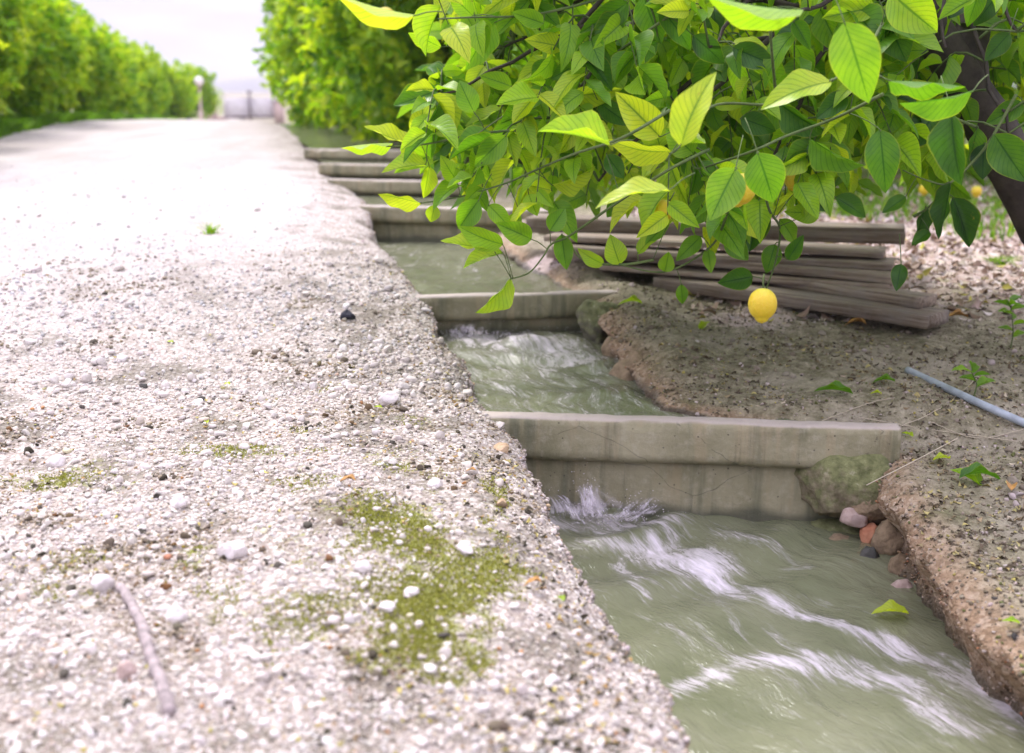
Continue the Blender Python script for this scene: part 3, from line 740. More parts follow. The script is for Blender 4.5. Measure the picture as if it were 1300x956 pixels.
# aggregate showing in the cut face of the right bank
n = 14000; y = 1.35 * (4.2 / 1.35) ** r_.uniform(0, 1, n); t = r_.uniform(0, 1, n); d = .34 * t * .9
x = XR(y) + .045 * fbm(y * 7, y * 0 + t * 3.4, 3.) + .06 * np.sin(np.clip(t * 1.22, 0, 1) * math.pi) + .002
P = np.stack([x, y, ZR(XR(y), y) - d], 1); S = .002 * 3.5 ** (r_.uniform(0, 1, n) ** 2)
o = stonemesh('bank_grit', P, S, pal(n, r_, [(5, (.26, .17, .10)), (3, (.38, .28, .19)), (2, (.46, .37, .30)), (.6, (.45, .18, .09)), (1.5, (.12, .085, .05))]), 1, M['stones'], seed=6)
tag(o, 'gritty aggregate showing in the cut brown face of the soil bank', 'gravel', None, 'stuff')

# moss fuzz
def tufts(name, label, P, hgt, wid, tint0, tint1, seed, cat='moss', nb=3, mat=None):
    r_ = np.random.default_rng(seed); n = len(P); n3 = n * nb
    B = np.repeat(P, nb, 0) + np.concatenate([r_.normal(0, wid * 1.2, (n3, 2)), np.zeros((n3, 1))], 1)
    a = r_.uniform(0, 2 * math.pi, n3); H = hgt * r_.uniform(.4, 1.2, n3); ln = r_.normal(0, .45, (n3, 2)) * H[:, None]
    s = np.stack([np.cos(a), np.sin(a), 0 * a], 1) * (wid * r_.uniform(.5, 1.1, n3))[:, None]
    top = B + np.concatenate([ln, H[:, None]], 1); mid = B + np.concatenate([ln * .35, H[:, None] * .6], 1)
    V = np.stack([B - s, B + s, mid + s * .8, top, mid - s * .8], 1)
    Fc = (np.arange(5)[None] + (np.arange(n3) * 5)[:, None])
    tt = np.repeat(r_.uniform(tint0, tint1, n3), 5); lv = np.tile(np.array([[-.5, .3, 0], [.5, .3, 0], [.5, .6, 0], [.3, 1, 0], [-.5, .6, 0]]), (n3, 1))
    o = mo(name, V.reshape(-1, 3), Fc, mat or M['leaf_far'], None, {'tint': ('FLOAT', tt), 'lv': ('FLOAT_VECTOR', lv)}); tag(o, label, cat, None, 'stuff'); return o
r_ = np.random.default_rng(8); n = 260000
y = 1.2 * (3.4 / 1.2) ** r_.uniform(0, 1, n); x = r_.uniform(-1, .4, n) * (y * .47); m = x < XL(y) - .01; x, y = x[m], y[m]
mm = moss_at(x, y) + .55 * fbm(x * 12, y * 12, 61., 4); m = r_.uniform(0, 1, len(x)) < sst(.30, 1.05, mm) * .62; x, y = x[m], y[m]
tufts('moss', 'bright green moss patches spreading over the gravel shoulder', np.stack([x, y, ZL(x, y) - .001], 1), .0055, .0015, .2, .95, 9, mat=M['moss'])

# ------------------------------------------------------------------ leaves
def leaf_tpl(nx, ny, fold=.35, curl=.25, wav=.03, seed=0):
    r_ = np.random.default_rng(seed); t = np.linspace(0, 1, ny + 1); s = np.linspace(-1, 1, nx + 1)
    w = np.sin(math.pi * np.clip(t, 0, 1) ** .82) ** .80 * (1 - .25 * t); w = w / w.max() * .5; w[0] = .012; w[-1] = .004
    Tt, Ss = np.meshgrid(t, s, indexing='ij'); Wd = np.repeat(w[:, None], nx + 1, 1)
    X = Ss * Wd; Y = Tt.copy(); Z = np.abs(Ss) * Wd * fold - curl * (Tt - .3) ** 2
    Z += wav * np.sin(Tt * 13 + (Ss > 0) * 1.7 + seed) * np.abs(Ss) ** 2 * (Wd / .5)
    X += .05 * math.sin(seed * 2.1) * Tt ** 2
    V = np.stack([X, Y, Z], 2).reshape(-1, 3); lv = np.stack([Ss, Tt, 0 * Tt], 2).reshape(-1, 3)
    return V, grid(ny + 1, nx + 1), lv
TPL = [leaf_tpl(6, 11, f, c, .02 + .014 * (k % 3), k) for k, (f, c) in enumerate([(.35, .15), (.2, .35), (.5, .2), (.15, .55), (.45, .45), (.28, -.1), (.7, .3), (.1, .75), (.4, .1), (.25, .5)])]
TPS = [leaf_tpl(2, 4, f, c, .0, k) for k, (f, c) in enumerate([(.5, .3), (.3, .6), (.6, .1)])]

def frame(D, Nn):
    D = D / (np.linalg.norm(D, axis=1)[:, None] + 1e-9); X = np.cross(D, Nn); X /= np.linalg.norm(X, axis=1)[:, None] + 1e-9; Z = np.cross(X, D); return X, D, Z
def leaves(B, D, Nn, Ln, Wf, tint, tpls, seed):
    """merged leaf blades -> V, F, lv, tint"""
    r_ = np.random.default_rng(seed); k = r_.integers(0, len(tpls), len(B)); X, Yv, Z = frame(D, Nn)
    VV = []; FF = []; LV = []; TT = []; off = 0
    for q in range(len(tpls)):
        m = k == q
        if not m.any(): continue
        tv, tf, tl = tpls[q]; n = m.sum(); K = len(tv)
        V = B[m][:, None] + (tv[None, :, 0:1] * (Ln[m] * Wf[m])[:, None, None]) * X[m][:, None] + (tv[None, :, 1:2] * Ln[m][:, None, None]) * Yv[m][:, None] + (tv[None, :, 2:3] * Ln[m][:, None, None]) * Z[m][:, None]
        VV.append(V.reshape(-1, 3)); FF.append((tf[None] + (np.arange(n) * K)[:, None, None]).reshape(-1, 4) + off); off += n * K
        LV.append(np.tile(tl, (n, 1))); TT.append(np.repeat(tint[m], K))
    return np.concatenate(VV), np.concatenate(FF), np.concatenate(LV), np.concatenate(TT)

# hero leaves of the overhanging branches: base u,v  tip u,v  width px  tint
H = [(863,186,898,90,45,.95),(838,174,785,118,42,1),(838,188,826,137,38,.85),(852,194,772,188,27,1),(880,195,847,162,42,.72),(906,134,943,131,18,.9),(775,184,688,159,22,.82),(852,240,758,250,18,.95),
(962,194,984,257,58,.5,2.36),(934,214,900,278,48,.62,2.36),(1020,14,898,2,18,.74),(1112,10,1046,20,34,.85),(1072,28,1105,128,62,.64),(1130,-10,1187,42,54,.82),(1125,20,1148,78,60,.38),(1056,102,970,128,33,.88),
(990,132,1047,172,30,.35),(1028,176,1093,215,27,.5),(1117,164,1126,243,43,.36),(1190,140,1155,188,42,.2),(1208,144,1215,234,43,.16),(1235,116,1147,136,24,.45),(1128,102,1222,106,16,.45),(1241,162,1227,214,20,.4),
(1249,183,1246,227,32,.1),(1300,132,1252,157,28,.4),(1262,170,1300,230,46,.36),(1207,232,1194,302,22,.1),(1210,250,1231,313,32,.12),(1175,262,1159,311,18,.15),(1180,294,1157,312,14,.3),(1144,335,1137,369,20,.15),
(956,351,913,359,28,.28),(1040,271,998,269,25,.75),(990,278,1013,309,19,.62),(1017,235,1048,268,25,.28),(649,354,607,398,22,.85),(625,316,561,308,18,.9),(639,321,588,336,18,.82),(639,311,583,293,28,.75),
(675,304,632,283,28,.62),(608,254,581,290,30,.55),(713,297,718,341,24,.5),(698,293,717,265,25,.52),(535,258,482,244,18,1),(552,260,547,282,24,.9),(545,211,538,251,20,.92),(533,178,537,126,30,.92),
(525,186,463,163,17,1),(499,181,434,184,10,.85),(541,208,485,216,18,.88),(512,182,538,212,18,.9),(551,169,579,151,23,.95),(643,172,603,211,30,.62),(602,143,582,103,30,.62),(627,29,589,86,30,.6),
(716,60,668,50,25,1),(527,20,426,-2,17,.95),(817,-5,837,55,42,.4),(838,10,880,60,32,.35),(798,3,738,42,36,.4),(797,20,748,62,30,.45),(836,54,784,80,26,.2),(787,336,774,300,32,.85),
(809,322,841,288,17,.85),(767,336,733,319,18,.85),(844,345,850,320,22,.65),(899,316,902,346,17,.62),(865,361,867,387,14,.5),(984,310,974,346,25,.42),(873,263,843,287,15,.9),(701,235,755,217,16,.95),
(701,242,669,234,20,.95),(671,246,681,274,25,.8),(1225,-5,1205,22,30,.12),(1265,-5,1238,32,30,.15),(1282,42,1250,76,28,.2),(770,196,790,226,24,.3),(905,205,940,228,25,.3),(1000,215,1035,190,26,.4),
(1075,120,1035,150,28,.3),(940,150,985,165,30,.25),(880,45,920,80,30,.18),(930,60,985,85,32,.2),(700,110,660,140,24,.5),(735,80,700,100,24,.45),(650,110,610,95,22,.7),(560,60,520,40,20,.8),
(600,20,570,-10,24,.7),(760,130,800,160,26,.28),(690,30,650,15,22,.6),(850,280,820,310,20,.6),(890,300,860,330,22,.55),(920,300,950,330,24,.45),(1000,330,1020,300,20,.3),(1060,250,1100,275,22,.3),
(940,262,925,300,30,.3),(968,262,950,318,34,.2),(580,230,560,200,22,.85),(620,260,650,290,22,.7),(660,270,640,300,20,.7),(575,170,600,190,22,.8),(1150,250,1120,270,18,.35),(790,250,770,275,20,.4)]
HB, HD, HN, HL, HWf, HT, HDist = [], [], [], [], [], [], []
rh = np.random.default_rng(77)
for hh_ in H:
    bu, bv, tu, tv, w, tn = hh_[:6]
    Lp_ = math.hypot(tu - bu, tv - bv)
    if Lp_ > 75 and w < 30: Lp_ *= 1
    d = np.clip(.135 * F / Lp_, 2.05, 2.9) + rh.uniform(-.05, .05)
    if bu < 600: d += .15
    if len(hh_) > 6: d = hh_[6]
    B = at(bu, bv, d); Tp = at(tu, tv, d + rh.uniform(-.025, .015)); D = Tp - B; Lr = np.linalg.norm(D)
    wr = max(w, Lp_ * .40); c = np.clip(w / (Lp_ * .52), .25, 1); roll = math.acos(c) * (1 if rh.uniform() < .6 else -1)
    view = -unit(B - np.array([0, 0, CH])); Dn = D / Lr; s1 = np.cross(Dn, view); s1 /= np.linalg.norm(s1); n0 = np.cross(s1, Dn)
    if n0 @ view < 0: n0 = -n0
    nn_ = n0 * math.cos(roll) + s1 * math.sin(roll) * (1 if s1[2] > 0 else -1)
    if nn_[2] < -.3 and False: nn_ = -nn_
    wf = (w / Lp_) / c if c < 1 else w / Lp_
    HB.append(B); HD.append(D); HN.append(nn_); HL.append(Lr * 1.03); HWf.append(float(np.clip(wf, .3, .75))); HT.append(tn); HDist.append(d)
HB = np.array(HB); HD = np.array(HD); HN = np.array(HN); HL = np.array(HL); HWf = np.array(HWf); HT = np.array(HT)
HTW = [[(557,24),(600,22),(665,20),(720,10),(790,-10)],[(606,170),(632,152),(667,130),(703,113),(750,88),(800,55),(850,20)],[(534,258),(583,250),(641,233),(680,216),(730,195),(790,175),(850,140)],
 [(649,354),(672,346),(690,325),(700,310),(725,298),(784,257),(850,215),(900,190)],[(877,196),(884,214),(920,204),(960,190),(1000,172),(1060,150),(1120,120)],[(980,10),(978,40),(982,90),(985,120)],
 [(1146,216),(1180,230),(1206,232),(1240,200),(1262,170),(1290,120)],[(1207,232),(1180,262),(1160,275)],[(973,366),(985,330),(990,290),(975,262),(962,194)],[(490,186),(540,183),(606,170),(660,165)],
 [(720,300),(740,330),(787,336),(830,330)],[(1056,102),(1090,80),(1120,30)],[(787,336),(844,345),(899,316),(920,280),(934,214)],[(1128,102),(1190,140),(1241,162)],[(727,5),(727,60),(726,100)],[(836,55),(830,20),(817,-10)],[(852,194),(863,186),(906,134),(990,132),(1056,102)]]

# ------------------------------------------------------------------ the overhanging lemon tree
base = at(1500, 470, 3.3); base[2] = float(ZR(np.array([base[0]]), np.array([base[1]]))[0]) - .03
tree = empty('lemon_tree', tuple(base))
tag(tree, 'big lemon tree with dark leaning trunk, its leafy branches hanging over the ditch', 'tree')
def rel(P): return np.asarray(P) - base
mb = MB()
tr = smooth_line([base, at(1420, 400, 3.25), at(1340, 305, 3.2), at(1270, 185, 3.2), at(1215, 90, 3.2), at(1170, 20, 3.25), at(1120, -60, 3.3), at(1060, -140, 3.4)], 40)
mb.tube(rel(tr), np.interp(np.arange(40), [0, 6, 20, 40], [.11, .08, .058, .04]), 18, .06)
fk = smooth_line([at(1225, 100, 3.2), at(1240, 20, 3.25), at(1290, -90, 3.4)], 14); mb.tube(rel(fk), np.linspace(.05, .04, 14), 12, .06)
mb.build('trunk', M['bark'], tree)
heart = at(1130, -40, 3.3)
rb = np.random.default_rng(21)
branches = []
tg = [(520,-20,2.9),(640,-60,2.8),(760,30,2.9),(900,60,2.9),(1000,20,2.8),(700,150,3.0),(850,180,3.0),(980,200,3.1),(1060,160,2.9),(1200,60,2.8),(1290,40,2.9),(1280,170,2.9),(640,60,3.4),(800,100,3.5),(950,120,3.6),(1100,100,3.8),(1250,60,3.9),(560,120,3.2),(600,220,3.2),(760,230,3.3),(720,-80,3.4),(900,-90,3.2),(1000,-150,2.8),(1150,160,3.6)]
for (u, v, d) in tg:
    e = at(u, v, d); s_ = tr[rb.integers(26, 39)]; m_ = (s_ + e) / 2 + np.array([0, 0, rb.uniform(.05, .25)]) + rb.normal(0, .06, 3)
    L_ = smooth_line([s_, m_, e], 22) + np.concatenate([np.zeros((1, 3)), rb.normal(0, .006, (20, 3)), np.zeros((1, 3))]); branches.append(L_)
mb = MB()
for L_ in branches: mb.tube(rel(L_), np.linspace(.014, .0035, len(L_)), 6)
mb.build('branches', M['bark'], tree)
BP = np.concatenate(branches)
# twig targets through the crown volume, trimmed to the low edge the crown has
lowu = [430, 470, 520, 560, 620, 700, 760, 830, 880, 930, 1000, 1060, 1130, 1180, 1240, 1300, 1420]
lowv = [0, 120, 150, 200, 245, 240, 262, 290, 290, 290, 285, 235, 205, 235, 175, 175, 190]
lefv = [0, 120, 260]; lefu = [570, 520, 560]
nt_ = 900; P = rb.uniform([-.8, 2.7, .5], [2.4, 4.6, 1.55], (nt_ * 8, 3))
u, v = proj(P); ok = (v < np.interp(u, lowu, lowv)) & (u > np.interp(v, lefv, lefu)) & (u < 1420) & (v > -170)
ok &= (P[:, 1] > 2.80 + .3 * fbm(P[:, 0] * 2, P[:, 2] * 2, 4.))
td_ = np.abs((u - 1165) * 230 - (v - 40) * 135) / math.hypot(230, 135); ok &= ~((td_ < 48) & (v > 30) & (P[:, 1] < 3.45))
holes = fbm(u / 90., v / 70., 8., 2); ok &= ~((holes > .34) & (P[:, 1] < 3.9))
P = P[ok][:nt_]
mbt = MB(); LB, LD, LN, LLn, LT = [], [], [], [], []
for p in P:
    q = BP[np.argmin(((BP - p) ** 2).sum(1))]; dv = p - q; Ld = np.linalg.norm(dv)
    if Ld > .55: q = p - dv / Ld * .45; dv = p - q; Ld = .45
    if Ld < .1: p = q + rb.normal(0, .12, 3); dv = p - q; Ld = np.linalg.norm(dv)
    mid = (p + q) / 2 + np.array([0, 0, .04]); L_ = smooth_line([q, mid, p + np.array([0, 0, -.03])], 7)
    mbt.tube(rel(L_), np.linspace(.0032, .0014, 7), 4)
    k = rb.integers(4, 8); young = rb.uniform() < .52
    for j in range(k):
        t = 1 - j * .11; i = min(max(t * 6, 0), 5.99); i0 = int(i); b = L_[i0] + (L_[i0 + 1] - L_[i0]) * (i - i0); td = unit(L_[i0 + 1] - L_[i0])
        a = j * 2.4 + rb.uniform(0, 1); s1 = unit(np.cross(td, [0.1, .1, 1])); s2 = np.cross(s1, td)
        d = unit(td * .55 + (s1 * math.cos(a) + s2 * math.sin(a)) * .9 + np.array([0, 0, -.35])); nrm = unit(np.array([0, 0, 1.]) + rb.normal(0, .55, 3) + np.array([0, -.35, 0]))
        LB.append(b); LD.append(d); LN.append(nrm); LLn.append(rb.uniform(.070, .148) * (.85 if young else 1)); LT.append(np.clip(rb.normal(.83 if young else .56, .14), .04, 1))
mbt.build('twigs', M['twig'], tree)
V, Fc, lv, tt = leaves(np.array(LB), np.array(LD), np.array(LN), np.array(LLn), rb.uniform(.42, .56, len(LB)), np.array(LT), TPL, 5)
mo('crown', V - base, Fc, M['leaf'], tree, {'lv': ('FLOAT_VECTOR', lv), 'tint': ('FLOAT', tt)})
# outer sprays: the leaves one can tell apart at the edge of the crown
mb = MB()
for line in HTW:
    us = np.array(line, float); ds = []
    for (a, b) in line:
        k = np.argmin([(h[0] - a) ** 2 + (h[1] - b) ** 2 for h in H]); ds.append(HDist[k] + .01)
    ds = np.convolve(np.pad(ds, 1, mode='edge'), [.25, .5, .25], 'valid')
    L_ = smooth_line([at(a, b, d) for (a, b), d in zip(line, ds)], 6 * len(line)); mb.tube(rel(L_), np.linspace(.0018, .0040, len(L_)), 6)
TW = np.concatenate(mb.v) + base
for b, d in zip(HB, HD):                    # leaf stalks reach back to the nearest twig
    k = np.argmin(((TW - b) ** 2).sum(1)); q = TW[k]
    if np.linalg.norm(q - b) > .12: q = b - unit(d) * .05 + np.array([0, .05, .02])
    L_ = smooth_line([q, (q + b) / 2 + np.array([0, 0, .004]), b, b + d * .04], 6); mb.tube(rel(L_), .0012, 5)
mb.build('sprays', M['twig'], tree)
V, Fc, lv, tt = leaves(HB, HD, HN, HL, HWf, HT, [TPL[0], TPL[1], TPL[2], TPL[5]], 6)
mo('outer_leaves', V - base, Fc, M['leaf'], tree, {'lv': ('FLOAT_VECTOR', lv), 'tint': ('FLOAT', tt)})

# ------------------------------------------------------------------ lemons
def lemon_mesh():
    n, m_ = 26, 28; V = []
    for i in range(n + 1):
        t = i / n; a = math.pi * t; r = math.sin(a) ** .9 * .0285; z = math.cos(a) * .0315
        if t > .86: z -= .0075 * ((t - .86) / .14) ** 1.2; r = max(r, 0) * 1.0 + .0035 * math.sin((t - .86) / .14 * math.pi)
        for j in range(m_):
            b = j * 2 * math.pi / m_; V.append(((r + .0004 * math.sin(3 * b)) * math.cos(b), r * math.sin(b), z))
    Fc = [(i * m_ + j, (i + 1) * m_ + j, (i + 1) * m_ + (j + 1) % m_, i * m_ + (j + 1) % m_) for i in range(n) for j in range(m_)]
    return mkmesh('lemon', np.array(V), Fc, M['lemon'])
LM = lemon_mesh()
cmb = MB(); cmb.tube([(0, 0, .060), (.002, 0, .045), (0, 0, .033)], [.0018, .0018, .0024], 6)
for j in range(5):
    a = j * 1.2566; cmb.add([(0, 0, .036), (.006 * math.cos(a - .4), .006 * math.sin(a - .4), .0345), (.010 * math.cos(a), .010 * math.sin(a), .0335), (.006 * math.cos(a + .4), .006 * math.sin(a + .4), .0345)], [(0, 1, 2, 3)])
CAL = cmb.build('_c', M['twig']); calm = CAL.data; bpy.data.objects.remove(CAL)
def lemon(u, v, d, s, tilt, label, group=None):
    p = at(u, v, d); r = empty('lemon', tuple(p)); r.rotation_euler = (tilt[0], tilt[1], rng.uniform(0, 6)); r.scale = (s, s, s)
    tag(r, label, 'lemon', group or 'lemons hanging in the lemon trees')
    link(bpy.data.objects.new('fruit', LM), r)
    link(bpy.data.objects.new('stalk', calm), r); return r
lemon(968, 386, 2.32, 1.0, (.12, -.15), 'ripe yellow lemon hanging lowest on the branch, above the soil bank')
lemon(942, 240, 2.52, 1.05, (.2, .3), 'ripe lemon half hidden behind two broad green leaves of the overhanging branch')
lemon(842, 268, 2.78, .85, (.3, .5), 'pale yellow lemon behind narrow leaves, above the board pile')
lemon(1008, 226, 3.1, .9, (0, .2), 'small orange-yellow lemon tucked between leaves right of the broad green leaf')
lemon(490, 22, 5.2, 1.3, (0, .1), 'blurred orange lemon high in the dense foliage beside the sky gap')
for (u, v, lb) in [(1158, 194, 'blurred yellow lemon in the back trees, topmost of a pair seen left of the trunk'), (1167, 208, 'blurred yellow lemon in the back trees, lower of a pair seen left of the trunk'), (1173, 240, 'blurred orange lemon low in the back trees just above the litter ground'),
                   (1240, 243, 'blurred lemon lying low beside the dark leaning trunk'), (1052, 246, 'blurred orange lemon low behind the drooping leaf tip')]:
    lemon(u, v, 6.4, .95, (0, .2), lb)

# ------------------------------------------------------------------ orchard trees
def orchard_tree_mesh(seed, h, rad, nleaf, lsize, skirt=.12):
    r_ = np.random.default_rng(seed); lobes = []
    for k in range(26 if h < 3 else 44):
        a = r_.uniform(0, 2 * math.pi); zz = (r_.uniform(skirt + .12, .86) if h < 3 else r_.uniform(.07, .88)) * h; rr = rad * math.sqrt(max(.1, 1 - ((zz / h - .38) / .66) ** 2)) * r_.uniform(.35, .78)
        lobes.append((rr * math.cos(a), rr * math.sin(a), zz, r_.uniform(.22, .38) * rad))
    lobes.append((0, 0, .5 * h, .6 * rad)); lobes.append((0, 0, .78 * h, .45 * rad))
    Lb = np.array(lobes); ws = Lb[:, 3] ** 2; k = r_.choice(len(Lb), nleaf, p=ws / ws.sum())
    dirs = unit(r_.normal(0, 1, (nleaf, 3))); rr = Lb[k, 3] * (1 - .5 * r_.uniform(0, 1, nleaf) ** 2.2) * r_.uniform(.9, 1.12, nleaf)
    P = Lb[k, :3] + dirs * rr[:, None]; P[:, 2] = np.maximum(P[:, 2], skirt * h * .4 + .02)
    # clumps: pull to spray centres
    ns = nleaf // 7; cs = r_.integers(0, nleaf, ns); lab = r_.integers(0, ns, nleaf)
    C = P[cs][lab]; P = C + r_.normal(0, .035, (nleaf, 3)); dc = dirs[cs][lab]
    young = (r_.uniform(0, 1, ns) < .6)[lab]; hi = np.clip((P[:, 2] / h), 0, 1)
    D = unit(dc * .8 + r_.normal(0, .7, (nleaf, 3)) + np.array([0, 0, .15])); Nn = unit(r_.normal(0, .5, (nleaf, 3)) + dc * .6 + np.array([0, 0, .8]))
    tint = np.clip(np.where(young, r_.normal(.88, .11, nleaf), r_.normal(.62, .14, nleaf)) + .1 * (hi - .5), .05, 1)
    V, Fc, lv, tt = leaves(P, D, Nn, lsize * r_.uniform(.7, 1.2, nleaf), np.full(nleaf, .5), tint, TPS, seed)
    cr = mkmesh('crown', V, Fc, M['leaf_far'], {'lv': ('FLOAT_VECTOR', lv), 'tint': ('FLOAT', tt)})
    mb = MB(); tk = smooth_line([(0, 0, -.15), (.03, 0, .2 * h), (-.02, .03, .45 * h), (.02, 0, .75 * h)], 10); mb.tube(tk, np.linspace(.055, .02, 10), 8, .08)
    for l in Lb[::2]: mb.tube(smooth_line([tk[3 + r_.integers(0, 4)], (l[:3] * .5 + np.array([0, 0, .25 * h])), l[:3]], 7), np.linspace(.02, .006, 7), 5)
    return cr, mb, h
protos = []
for (sd, h, rad, nl, ls) in [(1, 1.55, 1.0, 7500, .10), (2, 1.45, .95, 7000, .10), (3, 3.4, 1.55, 26000, .105), (4, 3.2, 1.45, 24000, .105), (5, 2.6, 1.5, 9000, .11)]:
    cr, mb, h = orchard_tree_mesh(sd, h, rad, nl, ls); t_ = mb.build('_t', M['bark']); tm = t_.data; bpy.data.objects.remove(t_); protos.append((cr, tm))
def orchard(k, x, y, s, rz, label, group, left=True):
    z = float((ZL if left else ZR)(np.array([x]), np.array([y]))[0])
    r = empty('citrus_tree', (x, y, z - .02), rz); r.scale = (s, s, s); tag(r, label, 'tree', group)
    link(bpy.data.objects.new('trunk', protos[k][1]), r); link(bpy.data.objects.new('crown', protos[k][0]), r); return r
ordn = ['first', 'second', 'third', 'fourth', 'fifth', 'sixth', 'seventh', 'eighth', 'ninth', 'tenth', 'eleventh', 'twelfth', 'thirteenth']
yy = [7.6, 9.4, 11.2, 13.2, 15.4, 18, 21, 24.5, 28.5, 33]
for i, y in enumerate(yy):
    x = -5.25 - .205 * (y - 11) + rng.uniform(-.12, .12) - (0.15 if i < 2 else 0)
    orchard(i % 2, x, y, rng.uniform(.95, 1.12) * (1.12 if i < 3 else 1.0), rng.uniform(0, 6), 'bushy pale green citrus tree, %s from the near end of the row beyond the road' % ordn[i], 'citrus trees in the row along the far side of the road')
for i, y in enumerate([9.8, 12.2, 15.0, 18.2, 22, 26.5]):
    x = -.19 * y + 1.45 + rng.uniform(-.05, .05)
    orchard(2 + i % 2, x, y, 1.0 + .03 * i, rng.uniform(0, 6), 'tall dense citrus tree, %s from the near end of the row along the ditch' % ordn[i], 'tall citrus trees in the row along the ditch', False)
for i, (x, y, s) in enumerate([(1.3, 8.2, .9), (3.2, 8.6, .95), (5.2, 8.4, 1.0), (2.2, 11.5, 1.1), (4.8, 12, 1.1), (7.5, 11.5, 1.2), (0.9, 12.5, 1.1), (8.5, 15.5, 1.3), (4.5, 16.5, 1.3)]):
    orchard(4, x, y, s, rng.uniform(0, 6), ['low citrus tree seen through the branches above the boards', 'low citrus tree with lemons behind the pile of boards', 'citrus tree behind the dark leaning trunk, at the frame edge',
            'citrus tree of the second back row, glimpsed above the boards', 'citrus tree of the second back row, behind the leaning trunk', 'citrus tree of the second back row, farthest right', 'citrus tree of the second back row, nearest the ditch',
            'citrus tree of the third back row, farthest right', 'citrus tree of the third back row, seen above the litter ground'][i], 'citrus trees in the orchard behind the overhanging tree', False)

# ------------------------------------------------------------------ boards
def board(a, b, th, wd, label, za, zb, yaw_w=0.0):
    """a,b pixel of the front top edge at its ends, heights za, zb"""
    A = G(a[0], a[1], za); B = G(b[0], b[1], zb); d = B - A; Ln = np.linalg.norm(d); ang = math.atan2(d[1], d[0]); pit = math.asin(d[2] / Ln)
    r_ = np.random.default_rng(int(a[0] * 7 + b[1])); n = 34; xs = np.linspace(0, Ln, n); ch = .004
    pr = np.array([(0, -ch), (0, -th * .5), (0, -th + ch), (ch, -th), (wd * .5, -th), (wd - ch, -th), (wd, -th + ch), (wd, -ch), (wd - ch, 0), (wd * .66, -.001), (wd * .33, -.001), (ch, 0)]); m_ = len(pr)
    XX = np.repeat(xs[:, None], m_, 1); YY = np.repeat(pr[None, :, 0], n, 0).copy(); ZZ = np.repeat(pr[None, :, 1], n, 0).copy()
    YY += .0025 * fbm(XX * 6, ZZ * 40, a[0], 3); ZZ += .002 * fbm(XX * 6, YY * 30, b[0], 3) + .006 * np.sin(XX / Ln * math.pi) * r_.uniform(-1, 1)
    XX = XX + (.006 * fbm(YY * 60, ZZ * 60, 3.)) * ((XX < .01) | (XX > Ln - .01))
    f = [(i * m_ + j, (i + 1) * m_ + j, (i + 1) * m_ + (j + 1) % m_, i * m_ + (j + 1) % m_) for i in range(n - 1) for j in range(m_)]
    f.append(tuple(range(m_))); f.append(tuple((n - 1) * m_ + j for j in range(m_))[::-1])
    o = mo('wooden_board', np.stack([XX, YY, ZZ], 2).reshape(-1, 3), f, M['wood'], None, None, False)
    o.location = tuple(A); o.rotation_euler = (0, -pit, ang)
    tag(o, label, 'board', 'weathered boards piled on the bank'); return o
board((830, 352), (1178, 402), .042, .16, 'lowest weathered board of the pile, lying on the soil with its sawn end out farthest', .140, .125)
board((905, 336), (1167, 378), .036, .11, 'long board with a pale grey top, second lowest in the pile', .178, .163)
board((760, 336), (1128, 362), .022, .15, 'thin short board wedged in the pile under the dark ones', .165, .175)
board((740, 318), (1134, 350), .030, .14, 'dark narrow board in the middle of the pile', .205, .205)
board((700, 312), (1133, 334), .026, .15, 'thin board in the upper middle of the pile, its end level with the dark one', .235, .232)
board((693, 318), (960, 345), .030, .13, 'short grey board sticking out over the ditch edge, lower left of the pile', .175, .165)
board((690, 299), (1120, 320), .022, .16, 'thin grey board right under the thick brown one', .262, .262)
board((668, 276), (1150, 290), .060, .17, 'thick brown beam topmost on the pile', .315, .312)
board((640, 282), (860, 298), .026, .13, 'light board poking out left below the top beam', .262, .262)

# ------------------------------------------------------------------ rocks
def rock(u, v, d, w, h, mat, label, seed, dep=.8, cat='rock', name='rock', flat=1.0, group=None):
    p = at(u, v, d); rx = w / 2 / F * d; rz = h / 2 / F * d; ry = rx * dep
    bv, bf = ico(4); r_ = np.random.default_rng(seed); v_ = bv * (1 + .28 * fbm(bv[:, 0] * 1.2 + seed, bv[:, 1] * 1.2, bv[:, 2] * 1.2, 3)[:, None])
    for _ in range(7):
        dd = unit(r_.normal(0, 1, 3)); hh = r_.uniform(.6, .9); q = v_ @ dd; v_ = v_ - np.maximum(q - hh, 0)[:, None] * dd * .85
    v_ = v_ * (1 + (.20 if w > 48 else .08) * fbm(bv[:, 0] * 3.5 + seed, bv[:, 1] * 3.5, bv[:, 2] * 3.5, 5)[:, None] + (.05 * vn(bv[:, 0] * 14, bv[:, 1] * 14, bv[:, 2] * 14)[:, None] if w > 48 else 0)) * 1.08
    o = mo(name, v_ * np.array([rx, ry, rz]), bf, mat); o.location = tuple(p); o.rotation_euler = (0, 0, r_.uniform(-.4, .4))
    tag(o, label, cat, group); return o
rock(1075, 618, 2.80, 150, 104, M['rock_moss'], 'big mossy clod tucked under the right end of the nearest weir lip', 1, .55)
rock(1112, 642, 2.74, 74, 50, M['rock_brown'], 'brown angular rock below the mossy clod', 2)
rock(1084, 657, 2.72, 34, 28, M['rock_pink'], 'pink stone between the mossy clod and the brick', 3)
rock(1103, 680, 2.70, 30, 36, M['rock_brick'], 'orange-red brick lump in the bank edge', 4)
rock(1066, 694, 2.72, 44, 30, M['rock_brown'], 'low brown rock at the waterline near the weir corner', 5)
rock(1052, 670, 2.82, 100, 30, M['rock_moss'], 'flat mossy rock just above the water below the clod', 6)
rock(1102, 718, 2.58, 30, 50, M['rock_dark'], 'thin wet dark stone standing at the waterline', 7)
